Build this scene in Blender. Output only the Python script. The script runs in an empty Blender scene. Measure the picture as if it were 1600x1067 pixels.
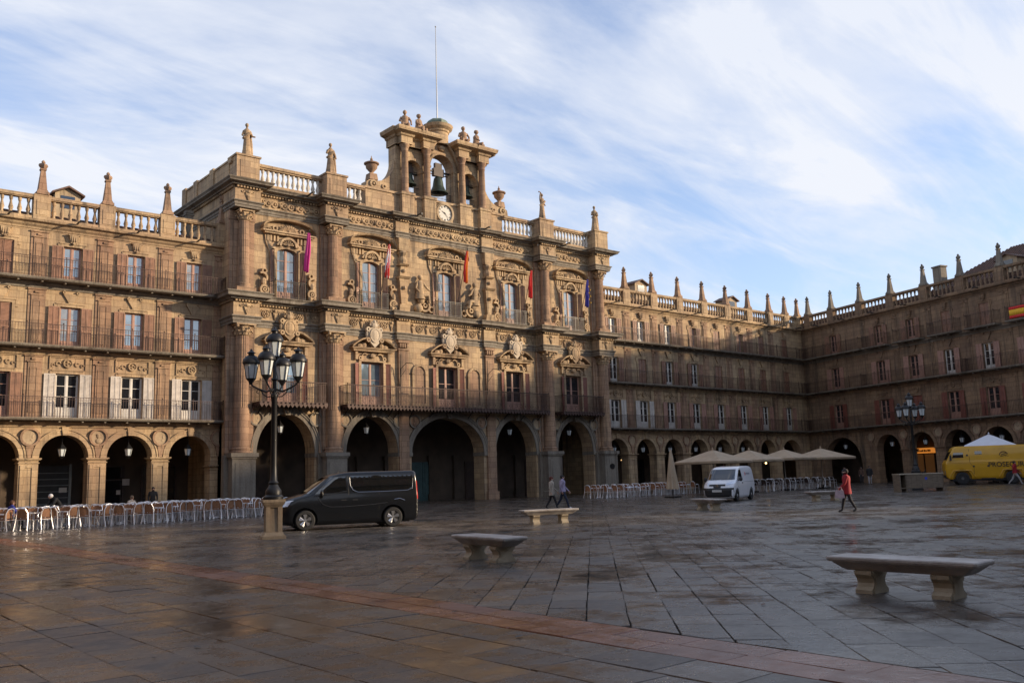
import bpy, math, random
from mathutils import Vector, Matrix
random.seed(7)
pi = math.pi
rad = math.radians
SC = bpy.context.scene
COL = SC.collection

# ------------------------------------------------------------------ camera
CAM = Vector((0.0, -57.13, 1.57))
def cam_axes(yaw, pitch, roll):
    f = Vector((math.sin(yaw)*math.cos(pitch), math.cos(yaw)*math.cos(pitch), math.sin(pitch)))
    r0 = Vector((math.cos(yaw), -math.sin(yaw), 0)); u0 = r0.cross(f)
    r = r0*math.cos(roll) + u0*math.sin(roll)
    u = u0*math.cos(roll) - r0*math.sin(roll)
    return r, u, f
cr, cu, cf = cam_axes(rad(40.19), rad(8.62), rad(-1.754))
cd = bpy.data.cameras.new('camera'); cam = bpy.data.objects.new('camera', cd); COL.objects.link(cam)
cd.sensor_width = 36; cd.lens = 36*1408.99/1600; cd.clip_end = 5000; cd.clip_start = .1
cam.matrix_world = Matrix(((cr.x, cu.x, -cf.x, CAM.x), (cr.y, cu.y, -cf.y, CAM.y), (cr.z, cu.z, -cf.z, CAM.z), (0, 0, 0, 1)))
SC.camera = cam

# ------------------------------------------------------------------ light
SUN_AZ, SUN_EL = 50.0, 13.5          # degrees east of south, elevation
SKY_STRENGTH, SUN_STRENGTH = 0.089, 5.0
SC.view_settings.view_transform = 'Standard'; SC.view_settings.look = 'None'
SC.view_settings.exposure = 0.38; SC.view_settings.gamma = 1
W = bpy.data.worlds.new('World'); SC.world = W; W.use_nodes = True
def build_world():
    nt = W.node_tree; N = nt.nodes; L = nt.links; N.clear()
    out = N.new('ShaderNodeOutputWorld'); bg = N.new('ShaderNodeBackground'); bg.inputs[1].default_value = SKY_STRENGTH
    sky = N.new('ShaderNodeTexSky'); sky.sky_type = 'NISHITA'; sky.sun_disc = False
    sky.sun_elevation = rad(SUN_EL); sky.sun_rotation = rad(180-SUN_AZ)
    sky.air_density = 1.0; sky.dust_density = 0.6; sky.ozone_density = 2.0
    tc = N.new('ShaderNodeTexCoord'); sp = N.new('ShaderNodeSeparateXYZ'); L.new(tc.outputs['Generated'], sp.inputs[0])
    zz = N.new('ShaderNodeMath'); zz.operation = 'MAXIMUM'; L.new(sp.outputs[2], zz.inputs[0]); zz.inputs[1].default_value = 0.0
    za = N.new('ShaderNodeMath'); za.operation = 'ADD'; L.new(zz.outputs[0], za.inputs[0]); za.inputs[1].default_value = 0.22
    dx = N.new('ShaderNodeMath'); dx.operation = 'DIVIDE'; L.new(sp.outputs[0], dx.inputs[0]); L.new(za.outputs[0], dx.inputs[1])
    dy = N.new('ShaderNodeMath'); dy.operation = 'DIVIDE'; L.new(sp.outputs[1], dy.inputs[0]); L.new(za.outputs[0], dy.inputs[1])
    cb = N.new('ShaderNodeCombineXYZ'); L.new(dx.outputs[0], cb.inputs[0]); L.new(dy.outputs[0], cb.inputs[1])
    def layer(rot, sc, scale, det, dist, lo, hi, seed):
        m = N.new('ShaderNodeMapping'); L.new(cb.outputs[0], m.inputs[0])
        m.inputs['Rotation'].default_value = (0, 0, rad(rot)); m.inputs['Scale'].default_value = sc; m.inputs['Location'].default_value = (seed, seed*.7+.35, 0)
        n = N.new('ShaderNodeTexNoise'); n.inputs['Scale'].default_value = scale; n.inputs['Detail'].default_value = det
        n.inputs['Roughness'].default_value = .58; n.inputs['Distortion'].default_value = dist; L.new(m.outputs[0], n.inputs['Vector'])
        r = N.new('ShaderNodeMapRange'); r.interpolation_type = 'SMOOTHSTEP'; r.inputs[1].default_value = lo; r.inputs[2].default_value = hi; L.new(n.outputs[0], r.inputs[0])
        return r.outputs[0]
    a = layer(55, (.8, 1.7, 1), 1.0, 8, .5, .36, .66, 5.3)
    b = layer(42, (.6, 2.3, 1), 2.3, 10, .7, .40, .70, 8.2)
    mx = N.new('ShaderNodeMath'); mx.operation = 'MULTIPLY_ADD'; L.new(b, mx.inputs[0]); mx.inputs[1].default_value = .7; L.new(a, mx.inputs[2])
    cl = N.new('ShaderNodeMapRange'); cl.inputs[1].default_value = .05; cl.inputs[2].default_value = 1.3; cl.inputs[3].default_value = .2; cl.inputs[4].default_value = .93; L.new(mx.outputs[0], cl.inputs[0])
    # thicker veil near the horizon
    hz = N.new('ShaderNodeMapRange'); hz.inputs[1].default_value = 0; hz.inputs[2].default_value = .42; hz.inputs[3].default_value = .30; hz.inputs[4].default_value = 0; L.new(sp.outputs[2], hz.inputs[0])
    ad = N.new('ShaderNodeMath'); ad.operation = 'ADD'; ad.use_clamp = True; L.new(cl.outputs[0], ad.inputs[0]); L.new(hz.outputs[0], ad.inputs[1])
    mix = N.new('ShaderNodeMixRGB'); L.new(ad.outputs[0], mix.inputs[0])
    sk = N.new('ShaderNodeMixRGB'); sk.blend_type = 'MULTIPLY'; sk.inputs[0].default_value = 1; L.new(sky.outputs[0], sk.inputs[1]); sk.inputs[2].default_value = (1.6, 1.9, 2.4, 1)
    L.new(sk.outputs[0], mix.inputs[1]); mix.inputs[2].default_value = (7.6, 7.9, 8.6, 1)
    L.new(mix.outputs[0], bg.inputs[0]); L.new(bg.outputs[0], out.inputs[0])
build_world()
sd = bpy.data.lights.new('sun', 'SUN'); sd.energy = SUN_STRENGTH; sd.angle = rad(2.2); sd.color = (1.0, .79, .55)
so = bpy.data.objects.new('sun', sd); COL.objects.link(so); so.location = (120, -140, 80)
to_sun = Vector((math.sin(rad(SUN_AZ))*math.cos(rad(SUN_EL)), -math.cos(rad(SUN_AZ))*math.cos(rad(SUN_EL)), math.sin(rad(SUN_EL))))
so.rotation_euler = to_sun.to_track_quat('Z', 'Y').to_euler()

# ------------------------------------------------------------------ materials
MATS = {}
def mat(name, col, rough=.6, metal=0., spec=.5, emit=None, var=0., vscale=3., bump=0., bscale=30., col2=None, stretch=None, ior=None, coat=0.):
    if name in MATS: return MATS[name]
    m = bpy.data.materials.new(name); m.use_nodes = True; nt = m.node_tree; N = nt.nodes; L = nt.links
    b = N['Principled BSDF']; b.inputs['Base Color'].default_value = (*col, 1); b.inputs['Roughness'].default_value = rough
    b.inputs['Metallic'].default_value = metal; b.inputs['Specular IOR Level'].default_value = spec
    if ior: b.inputs['IOR'].default_value = ior
    if coat: b.inputs['Coat Weight'].default_value = coat; b.inputs['Coat Roughness'].default_value = .04
    if emit: b.inputs['Emission Color'].default_value = (*emit[:3], 1); b.inputs['Emission Strength'].default_value = emit[3]
    g = N.new('ShaderNodeNewGeometry')
    vec = g.outputs['Position']
    if stretch:
        mp = N.new('ShaderNodeMapping'); mp.inputs['Scale'].default_value = stretch; L.new(vec, mp.inputs[0]); vec = mp.outputs[0]
    if var or col2:
        n = N.new('ShaderNodeTexNoise'); n.inputs['Scale'].default_value = vscale; n.inputs['Detail'].default_value = 6; L.new(vec, n.inputs['Vector'])
        r = N.new('ShaderNodeMapRange'); r.inputs[1].default_value = .3; r.inputs[2].default_value = .7; L.new(n.outputs[0], r.inputs[0])
        mx = N.new('ShaderNodeMixRGB'); L.new(r.outputs[0], mx.inputs[0]); mx.inputs[1].default_value = (*col, 1)
        c2 = col2 if col2 else tuple(c*(1-var) for c in col); mx.inputs[2].default_value = (*c2, 1)
        L.new(mx.outputs[0], b.inputs['Base Color'])
    if bump:
        n = N.new('ShaderNodeTexNoise'); n.inputs['Scale'].default_value = bscale; n.inputs['Detail'].default_value = 5; L.new(g.outputs['Position'], n.inputs['Vector'])
        bp = N.new('ShaderNodeBump'); bp.inputs['Strength'].default_value = bump; bp.inputs['Distance'].default_value = .02; L.new(n.outputs[0], bp.inputs['Height']); L.new(bp.outputs[0], b.inputs['Normal'])
    MATS[name] = m; return m

def stone(name, c1, c2, c3, stain=.55, joints=True, bump=.5):
    """sandstone: blotches of two tones, pink patina, run-off streaks, faint ashlar joints"""
    m = bpy.data.materials.new(name); m.use_nodes = True; nt = m.node_tree; N = nt.nodes; L = nt.links
    b = N['Principled BSDF']; b.inputs['Roughness'].default_value = .85; b.inputs['Specular IOR Level'].default_value = .25
    g = N.new('ShaderNodeNewGeometry'); P = g.outputs['Position']
    def noise(scale, det=6, sc=(1, 1, 1), rough=.6, off=0):
        mp = N.new('ShaderNodeMapping'); mp.inputs['Scale'].default_value = sc; mp.inputs['Location'].default_value = (off, off, off); L.new(P, mp.inputs[0])
        n = N.new('ShaderNodeTexNoise'); n.inputs['Scale'].default_value = scale; n.inputs['Detail'].default_value = det; n.inputs['Roughness'].default_value = rough; L.new(mp.outputs[0], n.inputs['Vector']); return n.outputs[0]
    def rng(s, a, c, lo=0, hi=1):
        r = N.new('ShaderNodeMapRange'); r.inputs[1].default_value = a; r.inputs[2].default_value = c; r.inputs[3].default_value = lo; r.inputs[4].default_value = hi; L.new(s, r.inputs[0]); return r.outputs[0]
    def mixc(fac, a, c, mode='MIX'):
        x = N.new('ShaderNodeMixRGB'); x.blend_type = mode; L.new(fac, x.inputs[0])
        for i, v in ((1, a), (2, c)):
            if isinstance(v, tuple): x.inputs[i].default_value = (*v, 1)
            else: L.new(v, x.inputs[i])
        return x.outputs[0]
    col = mixc(rng(noise(.55, 7), .35, .68), c1, c2)
    col = mixc(rng(noise(.22, 5, (1, 1, .6), off=9), .45, .7, 0, .75), col, c3)
    # block to block tone
    sx = N.new('ShaderNodeSeparateXYZ'); L.new(P, sx.inputs[0])
    ad = N.new('ShaderNodeMath'); ad.operation = 'SUBTRACT'; L.new(sx.outputs[0], ad.inputs[0]); L.new(sx.outputs[1], ad.inputs[1])
    cb = N.new('ShaderNodeCombineXYZ'); L.new(ad.outputs[0], cb.inputs[0]); L.new(sx.outputs[2], cb.inputs[1])
    bt = N.new('ShaderNodeTexBrick'); L.new(cb.outputs[0], bt.inputs['Vector']); bt.inputs['Scale'].default_value = 1
    bt.inputs['Brick Width'].default_value = .82; bt.inputs['Row Height'].default_value = .41; bt.inputs['Mortar Size'].default_value = .014
    bt.inputs['Color1'].default_value = (1.16, 1.13, 1.08, 1); bt.inputs['Color2'].default_value = (.74, .72, .74, 1); bt.inputs['Mortar'].default_value = (.42, .37, .33, 1); bt.inputs['Bias'].default_value = 0
    if joints:
        x = N.new('ShaderNodeMixRGB'); x.blend_type = 'MULTIPLY'; x.inputs[0].default_value = .8; L.new(col, x.inputs[1]); L.new(bt.outputs[0], x.inputs[2]); col = x.outputs[0]
    # fine grain and pitting
    col = mixc(rng(noise(9, 4), .3, .75, 0, .35), col, (c3[0]*.5, c3[1]*.5, c3[2]*.5))
    # dark run-off streaks
    st = noise(1.0, 7, (2.3, 2.3, .16), .7, 4)
    st2 = noise(.35, 4, (1, 1, .8), .6, 17)
    mu = N.new('ShaderNodeMath'); mu.operation = 'MULTIPLY'; L.new(rng(st, .46, .66), mu.inputs[0]); L.new(rng(st2, .3, .58), mu.inputs[1])
    mu2 = N.new('ShaderNodeMath'); mu2.operation = 'MULTIPLY'; L.new(mu.outputs[0], mu2.inputs[0]); mu2.inputs[1].default_value = stain
    col = mixc(mu2.outputs[0], col, (.075, .058, .045))
    L.new(col, b.inputs['Base Color'])
    bp = N.new('ShaderNodeBump'); bp.inputs['Strength'].default_value = bump; bp.inputs['Distance'].default_value = .03; L.new(noise(7, 8, rough=.7), bp.inputs['Height']); L.new(bp.outputs[0], b.inputs['Normal'])
    MATS[name] = m; return m
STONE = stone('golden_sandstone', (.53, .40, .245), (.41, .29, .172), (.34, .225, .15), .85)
STONE_P = stone('pink_sandstone', (.41, .28, .18), (.33, .21, .138), (.27, .158, .105), .85)
STONE_L = stone('pale_sandstone', (.48, .375, .245), (.38, .28, .18), (.32, .22, .145), .7, False)
STONE_G = stone('weathered_grey_stone', (.285, .25, .20), (.205, .175, .14), (.14, .115, .092), .9, False, .8)
STONE_E = stone('shade_darkened_sandstone', (.31, .212, .13), (.25, .163, .10), (.20, .125, .085), .9)  # sandstone with extra shade put into its colour, for the unlit wings
GRANITE = mat('bench_granite', (.46, .42, .38), .5, col2=(.24, .20, .17), vscale=3.5, bump=.5, bscale=40)
GRANITE_L = mat('bench_leg_stone', (.44, .37, .26), .75, col2=(.30, .24, .16), vscale=4, bump=.6, bscale=35)
IRON = mat('black_iron', (.018, .017, .017), .45, .3, var=.4, vscale=8)
RUST = mat('brown_iron', (.075, .038, .028), .6, .2, var=.5, vscale=6)
GLASS_D = mat('dark_pane', (.012, .014, .018), .04, spec=.9, ior=1.6)
GLASS_B = mat('sky_tinted_pane', (.16, .22, .27), .03, spec=1., ior=2.1, var=.45, vscale=1.3)  # blue base puts sky reflection into the colour of the curtained glass
CURT = mat('net_curtain_pane', (.30, .31, .31), .05, spec=1., ior=1.8, var=.6, vscale=2.2)
WHITE_P = mat('white_paint', (.66, .62, .56), .5, var=.25, vscale=2)
WHITE_S = mat('white_shutter_paint', (.58, .52, .46), .6, var=.3, vscale=2.5)
BROWN_S = mat('brown_shutter_paint', (.30, .155, .095), .6, var=.4, vscale=2.5)
RED_S = mat('red_brown_shutter_paint', (.22, .07, .045), .6, var=.35, vscale=2.5)
PINK_F = mat('pink_brown_frame', (.40, .22, .16), .55, var=.25, vscale=3)
DARKWOOD = mat('dark_wood', (.06, .034, .022), .6, var=.5, vscale=3)
TILE = mat('roof_tile', (.16, .085, .06), .8, col2=(.08, .055, .045), vscale=4, bump=1., bscale=9)
INNER = mat('arcade_shade_plaster', (.105, .075, .052), .9, var=.5, vscale=.9)  # plaster base darkened to stand in for the arcade's deep shade
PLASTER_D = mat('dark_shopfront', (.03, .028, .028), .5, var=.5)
BRONZE = mat('bell_bronze', (.055, .075, .06), .55, .6, var=.4, vscale=6)
LANT_G = mat('lantern_glass', (.62, .66, .66), .25, var=.15, vscale=5)
TAN = mat('tan_canvas', (.46, .35, .235), .85, var=.2, vscale=2)
WCANVAS = mat('white_canvas', (.72, .74, .80), .8, var=.12, vscale=2)
ALU = mat('chair_aluminium', (.86, .86, .88), .32, .7)
WICKER = mat('brown_wicker', (.33, .155, .07), .7, col2=(.19, .085, .04), vscale=30)
WICKER_D = mat('dark_wicker', (.10, .07, .06), .7, col2=(.05, .035, .035), vscale=30)
TYRE = mat('tyre_rubber', (.014, .014, .015), .75)
RIM = mat('alloy_rim', (.60, .60, .61), .3, .9)
SKIN = mat('skin', (.50, .29, .21), .55)
VERDI = mat('aged_copper', (.17, .22, .17), .7, var=.4)

# ------------------------------------------------------------------ mesh helpers
class MB:
    def __init__(s): s.v = []; s.f = []; s.m = []; s.cur = 0
    def add(s, vs, fs):
        k = len(s.v); s.v += [tuple(p) for p in vs]
        for f in fs: s.f.append(tuple(i+k for i in f)); s.m.append(s.cur)
        return s
    def box(s, x0, x1, y0, y1, z0, z1):
        v = [(x0, y0, z0), (x1, y0, z0), (x1, y1, z0), (x0, y1, z0), (x0, y0, z1), (x1, y0, z1), (x1, y1, z1), (x0, y1, z1)]
        return s.add(v, [(3, 2, 1, 0), (4, 5, 6, 7), (0, 1, 5, 4), (1, 2, 6, 5), (2, 3, 7, 6), (3, 0, 4, 7)])
    def frustum(s, c, a, b, z0, z1, d0=None, d1=None):
        d0 = a if d0 is None else d0; d1 = b if d1 is None else d1; x, y = c
        v = [(x-a, y-d0, z0), (x+a, y-d0, z0), (x+a, y+d0, z0), (x-a, y+d0, z0), (x-b, y-d1, z1), (x+b, y-d1, z1), (x+b, y+d1, z1), (x-b, y+d1, z1)]
        return s.add(v, [(3, 2, 1, 0), (4, 5, 6, 7), (0, 1, 5, 4), (1, 2, 6, 5), (2, 3, 7, 6), (3, 0, 4, 7)])
    def lathe(s, prof, n=10, c=(0, 0), wob=None, a0=0., sx=1., sy=1.):
        vs = []; fs = []; k = len(prof)
        for i in range(n):
            a = 2*pi*i/n + a0
            for (r, z) in prof:
                q = r*(wob(a, z) if wob else 1)
                vs.append((c[0]+q*math.cos(a)*sx, c[1]+q*math.sin(a)*sy, z))
        for i in range(n):
            j = (i+1) % n
            for t in range(k-1): fs.append((i*k+t, j*k+t, j*k+t+1, i*k+t+1))
        if prof[0][0] > 1e-4: fs.append(tuple(i*k for i in range(n))[::-1])
        if prof[-1][0] > 1e-4: fs.append(tuple(i*k+k-1 for i in range(n)))
        return s.add(vs, fs)
    def ball(s, c, r, n=8, m=5, sc=(1, 1, 1)):
        vs = []; fs = []
        for i in range(m+1):
            t = pi*i/m
            for j in range(n):
                a = 2*pi*j/n
                vs.append((c[0]+r*sc[0]*math.sin(t)*math.cos(a), c[1]+r*sc[1]*math.sin(t)*math.sin(a), c[2]-r*sc[2]*math.cos(t)))
        for i in range(m):
            for j in range(n): fs.append((i*n+j, i*n+(j+1) % n, (i+1)*n+(j+1) % n, (i+1)*n+j))
        return s.add(vs, fs)
    def tube(s, pts, r, n=6, cap=True):
        pts = [Vector(p) for p in pts]; rr = r if isinstance(r, (list, tuple)) else [r]*len(pts)
        vs = []; fs = []; up = None
        for i, p in enumerate(pts):
            d = (pts[min(i+1, len(pts)-1)]-pts[max(i-1, 0)])
            d = d.normalized() if d.length > 1e-9 else Vector((0, 0, 1))
            if up is None: up = Vector((0, 0, 1)) if abs(d.z) < .9 else Vector((1, 0, 0))
            a = d.cross(up)
            a = a.normalized() if a.length > 1e-6 else Vector((1, 0, 0)); b = a.cross(d).normalized(); up = b
            for k in range(n):
                t = 2*pi*k/n + pi/n; vs.append(p + (a*math.cos(t)+b*math.sin(t))*rr[i])
        for i in range(len(pts)-1):
            for k in range(n): fs.append((i*n+k, i*n+(k+1) % n, (i+1)*n+(k+1) % n, (i+1)*n+k))
        if cap: fs.append(tuple(range(n))[::-1]); fs.append(tuple((len(pts)-1)*n+k for k in range(n)))
        return s.add(vs, fs)
    def prism(s, poly, a, b, axis='y'):
        """poly of 2-D points extruded from a to b; axis y: poly=(x,z); x: poly=(y,z); z: poly=(x,y)"""
        def P(p, t): return (p[0], t, p[1]) if axis == 'y' else ((t, p[0], p[1]) if axis == 'x' else (p[0], p[1], t))
        n = len(poly); vs = [P(p, a) for p in poly]+[P(p, b) for p in poly]
        fs = [tuple(range(n)), tuple(range(2*n-1, n-1, -1))]+[(i, (i+1) % n, n+(i+1) % n, n+i)[::-1] for i in range(n)]
        return s.add(vs, fs)
    def sweep(s, path, prof, capends=True, closed_prof=True):
        """profile of (out, z) carried along a plan polyline, mitred; outside is to the right of travel"""
        path = [Vector((p[0], p[1])) for p in path]; n = len(path); m = len(prof); vs = []
        for i in range(n):
            ds = []
            if i > 0: ds.append((path[i]-path[i-1]).normalized())
            if i < n-1: ds.append((path[i+1]-path[i]).normalized())
            ns = [Vector((d.y, -d.x)) for d in ds]
            if len(ns) == 2:
                q = ns[0]+ns[1]; q = q/max(q.dot(ns[0]), .2) if q.length > 1e-6 else ns[0]
            else: q = ns[0]
            for (o, z) in prof: vs.append((path[i].x+q.x*o, path[i].y+q.y*o, z))
        fs = []
        for i in range(n-1):
            for k in range(m if closed_prof else m-1):
                l = (k+1) % m; fs.append((i*m+k, (i+1)*m+k, (i+1)*m+l, i*m+l))
        if capends: fs.append(tuple(range(m))[::-1]); fs.append(tuple((n-1)*m+k for k in range(m)))
        return s.add(vs, fs)
    def ring(s, cx, z, r0, r1, y0, y1, a0=0., a1=2*pi, n=24, sz=1.):
        """flat ring or arch band in the x,z plane between depths y0 (front) and y1"""
        full = abs(a1-a0-2*pi) < 1e-6; N = n if full else n+1; vs = []
        for i in range(N):
            a = a0+(a1-a0)*i/n; c, q = math.cos(a), math.sin(a)*sz
            for (r, y) in ((r0, y0), (r1, y0), (r1, y1), (r0, y1)): vs.append((cx+r*c, y, z+r*q))
        fs = []
        for i in range(n):
            j = (i+1) % N
            for k in range(4): fs.append((i*4+k, i*4+(k+1) % 4, j*4+(k+1) % 4, j*4+k))
        if not full: fs += [(0, 3, 2, 1), ((N-1)*4, (N-1)*4+1, (N-1)*4+2, (N-1)*4+3)]
        return s.add(vs, fs)
    def disc(s, cx, z, r, y0, y1, n=20): return s.prism([(cx+r*math.cos(2*pi*i/n), z+r*math.sin(2*pi*i/n)) for i in range(n)], y0, y1)
    def merge(s, o, M=None, mi=None):
        k = len(s.v); M = M or Matrix()
        s.v += [tuple(M @ Vector(p)) for p in o.v]; s.f += [tuple(i+k for i in f) for f in o.f]; s.m += [mi if mi is not None else q for q in o.m]; return s
    def mesh(s, name, mats, smooth=False, ang=40):
        me = bpy.data.meshes.new(name); me.from_pydata(s.v, [], s.f)
        for m in (mats if isinstance(mats, (list, tuple)) else [mats]): me.materials.append(m)
        if any(s.m): me.polygons.foreach_set('material_index', s.m)
        me.validate(); 
        if smooth:
            me.polygons.foreach_set('use_smooth', [True]*len(me.polygons)); me.set_sharp_from_angle(angle=rad(ang))
        me.update(); return me
def fixn(me):
    import bmesh
    bm = bmesh.new(); bm.from_mesh(me); bmesh.ops.recalc_face_normals(bm, faces=bm.faces); bm.to_mesh(me); bm.free(); return me
def O(name, me, parent=None, loc=(0, 0, 0), rot=(0, 0, 0), sc=None, label=None):
    o = bpy.data.objects.new(name, me); COL.objects.link(o); o.location = loc; o.rotation_euler = rot
    if sc is not None: o.scale = sc if isinstance(sc, (tuple, list)) else (sc, sc, sc)
    if parent is not None: o.parent = parent
    if label: o['label'] = label
    return o
def E(name, loc, rz, label, cat, group=None):
    o = bpy.data.objects.new(name, None); COL.objects.link(o); o.location = loc; o.rotation_euler = (0, 0, rz); o.empty_display_size = .3
    o['label'] = label; o['category'] = cat
    if group: o['group'] = group
    return o
def tag(o, label, cat, group=None):
    o['label'] = label; o['category'] = cat
    if group: o['group'] = group
    return o
def structure(o): o['kind'] = 'structure'; return o
def tree_copy(o, parent=None):
    c = o.copy(); COL.objects.link(c); c.parent = parent
    for ch in o.children: tree_copy(ch, c)
    return c
ORD = ['first', 'second', 'third', 'fourth', 'fifth', 'sixth', 'seventh', 'eighth', 'ninth', 'tenth', 'eleventh', 'twelfth', 'thirteenth', 'fourteenth', 'fifteenth', 'sixteenth', 'seventeenth', 'eighteenth', 'nineteenth', 'twentieth']

# ------------------------------------------------------------------ ground and paving
def paving_mat(name, ca, cb, per_object):
    m = bpy.data.materials.new(name); m.use_nodes = True; nt = m.node_tree; N = nt.nodes; L = nt.links; b = N['Principled BSDF']
    g = N.new('ShaderNodeNewGeometry'); P = g.outputs['Position']
    if per_object: r = N.new('ShaderNodeObjectInfo').outputs['Random']
    else: r = N.new('ShaderNodeAttribute'); r.attribute_name = 'tone'; r = r.outputs['Fac']
    def noise(s, d=6, rough=.6, sc=(1, 1, 1)):
        mp = N.new('ShaderNodeMapping'); mp.inputs['Scale'].default_value = sc; L.new(P, mp.inputs[0])
        n = N.new('ShaderNodeTexNoise'); n.inputs['Scale'].default_value = s; n.inputs['Detail'].default_value = d; n.inputs['Roughness'].default_value = rough; L.new(mp.outputs[0], n.inputs['Vector']); return n.outputs[0]
    def rng(s, a, c, lo=0, hi=1):
        q = N.new('ShaderNodeMapRange'); q.inputs[1].default_value = a; q.inputs[2].default_value = c; q.inputs[3].default_value = lo; q.inputs[4].default_value = hi; L.new(s, q.inputs[0]); return q.outputs[0]
    x = N.new('ShaderNodeMixRGB'); L.new(r, x.inputs[0]); x.inputs[1].default_value = (*ca, 1); x.inputs[2].default_value = (*cb, 1)
    y = N.new('ShaderNodeMixRGB'); y.blend_type = 'MULTIPLY'; L.new(rng(noise(1.3, 9, .72), .38, .64, 0, .75), y.inputs[0]); L.new(x.outputs[0], y.inputs[1]); y.inputs[2].default_value = (.42, .38, .35, 1)
    z = N.new('ShaderNodeMixRGB'); z.blend_type = 'MULTIPLY'; L.new(rng(noise(60, 3), .4, .7, 0, .35), z.inputs[0]); L.new(y.outputs[0], z.inputs[1]); z.inputs[2].default_value = (.5, .5, .5, 1)
    L.new(z.outputs[0], b.inputs['Base Color'])
    # water film: broad wet areas broken by rougher, drier ridges
    wet = noise(.55, 7, .62); fine = noise(3.2, 6, .65)
    ad = N.new('ShaderNodeMath'); ad.operation = 'MULTIPLY_ADD'; L.new(fine, ad.inputs[0]); ad.inputs[1].default_value = .6; L.new(wet, ad.inputs[2])
    a2 = N.new('ShaderNodeMath'); a2.operation = 'MULTIPLY_ADD'; L.new(r, a2.inputs[0]); a2.inputs[1].default_value = .12; L.new(ad.outputs[0], a2.inputs[2])
    L.new(rng(a2.outputs[0], .66, 1.06, .05, .47), b.inputs['Roughness'])
    b.inputs['IOR'].default_value = 1.45; b.inputs['Specular IOR Level'].default_value = .5
    bp = N.new('ShaderNodeBump'); bp.inputs['Distance'].default_value = .012; L.new(rng(a2.outputs[0], .6, 1.0, .06, .55), bp.inputs['Strength'])
    L.new(noise(16, 6, .65), bp.inputs['Height'])
    b2 = N.new('ShaderNodeBump'); b2.inputs['Distance'].default_value = .05; b2.inputs['Strength'].default_value = .22; L.new(noise(1.6, 4, .55), b2.inputs['Height']); L.new(bp.outputs[0], b2.inputs['Normal']); L.new(b2.outputs[0], b.inputs['Normal'])
    return m
P_GREY = [paving_mat('wet_granite_paving', (.165, .145, .122), (.072, .061, .054), q) for q in (False, True)]
P_BROWN = [paving_mat('wet_brown_paving', (.155, .115, .082), (.065, .048, .038), q) for q in (False, True)]
P_RED = [paving_mat('wet_red_granite_paving', (.30, .125, .075), (.19, .08, .052), q) for q in (False, True)]
GROUND_M = mat('dark_bedding_sand', (.045, .039, .033), .7, var=.5, vscale=2)
gm = MB(); gm.add([(-900, -900, -.045), (1100, -900, -.045), (1100, 1100, -.045), (-900, 1100, -.045)], [(0, 1, 2, 3)])
structure(O('ground', gm.mesh('ground', GROUND_M)))
pave = bpy.data.objects.new('plaza_pavement', None); COL.objects.link(pave); structure(pave)
def clip(poly, ax, lim, keep_less):
    out = []
    for i in range(len(poly)):
        a, b = poly[i], poly[(i+1) % len(poly)]
        ia = (a[ax] <= lim) if keep_less else (a[ax] >= lim); ib = (b[ax] <= lim) if keep_less else (b[ax] >= lim)
        if ia: out.append(a)
        if ia != ib:
            t = (lim-a[ax])/(b[ax]-a[ax]); out.append((a[0]+t*(b[0]-a[0]), a[1]+t*(b[1]-a[1])))
    return out
SLABS = []   # (poly, kind)
def field(ox, oy, ang, w, lmin, lmax, region, kind, gap0=.0045, extent=95):
    """rows of slabs along direction ang, clipped to region (x0,x1,y0,y1)"""
    rng = random.Random(int(ox*7+oy*3+ang*100)); ca, sa = math.cos(ang), math.sin(ang); x0, x1, y0, y1 = region
    cs = [((x-ox)*ca+(y-oy)*sa, -(x-ox)*sa+(y-oy)*ca) for x in (x0, x1) for y in (y0, y1)]
    u0, u1 = min(c[0] for c in cs), max(c[0] for c in cs); v0, v1 = min(c[1] for c in cs), max(c[1] for c in cs)
    k = math.floor(v0/w)
    while k*w < v1:
        u = u0-rng.random()*lmax
        while u < u1:
            l = rng.uniform(lmin, lmax)
            gap = gap0*rng.uniform(.3, 1.5)
            q = [(u+gap, k*w+gap), (u+l-gap, k*w+gap), (u+l-gap, (k+1)*w-gap), (u+gap, (k+1)*w-gap)]
            q = [(ox+a*ca-b*sa+rng.uniform(-.009, .009), oy+a*sa+b*ca+rng.uniform(-.009, .009)) for a, b in q]
            u += l
            if all(p[0] < x0 for p in q) or all(p[0] > x1 for p in q) or all(p[1] < y0 for p in q) or all(p[1] > y1 for p in q): continue
            for ax, lim, kl in ((0, x0, False), (0, x1, True), (1, y0, False), (1, y1, True)):
                if len(q) > 2: q = clip(q, ax, lim, kl)
            if len(q) > 2:
                ar = abs(sum(q[i][0]*q[(i+1) % len(q)][1]-q[(i+1) % len(q)][0]*q[i][1] for i in range(len(q))))/2
                if ar > .012:
                    c = Vector((sum(p[0] for p in q)/len(q), sum(p[1] for p in q)/len(q), 0))
                    SLABS.append((q, kind, c))
        k += 1
YS = -6.6
field(6.30, -57, pi/2, .605, .75, 1.25, (-9.6, 6.31, -79, YS), 'b')
field(7.15, -57, pi/2, .42, .8, 1.2, (6.33, 7.15, -79, YS), 'r', .005)
field(7.2, -57, rad(45), .467, .6, 1.05, (7.17, 17.0, -79, YS), 'g')
field(17.7, -57, pi/2, .72, .5, .75, (17.02, 17.70, -79, YS), 'g')
field(17.7, -57, rad(45), .5, .6, 1.1, (17.72, 93.0, -60, YS), 'g')
field(0, -6.6, 0, .72, .9, 1.4, (-9.6, 93, YS+.02, 8.0), 'b')
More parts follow.
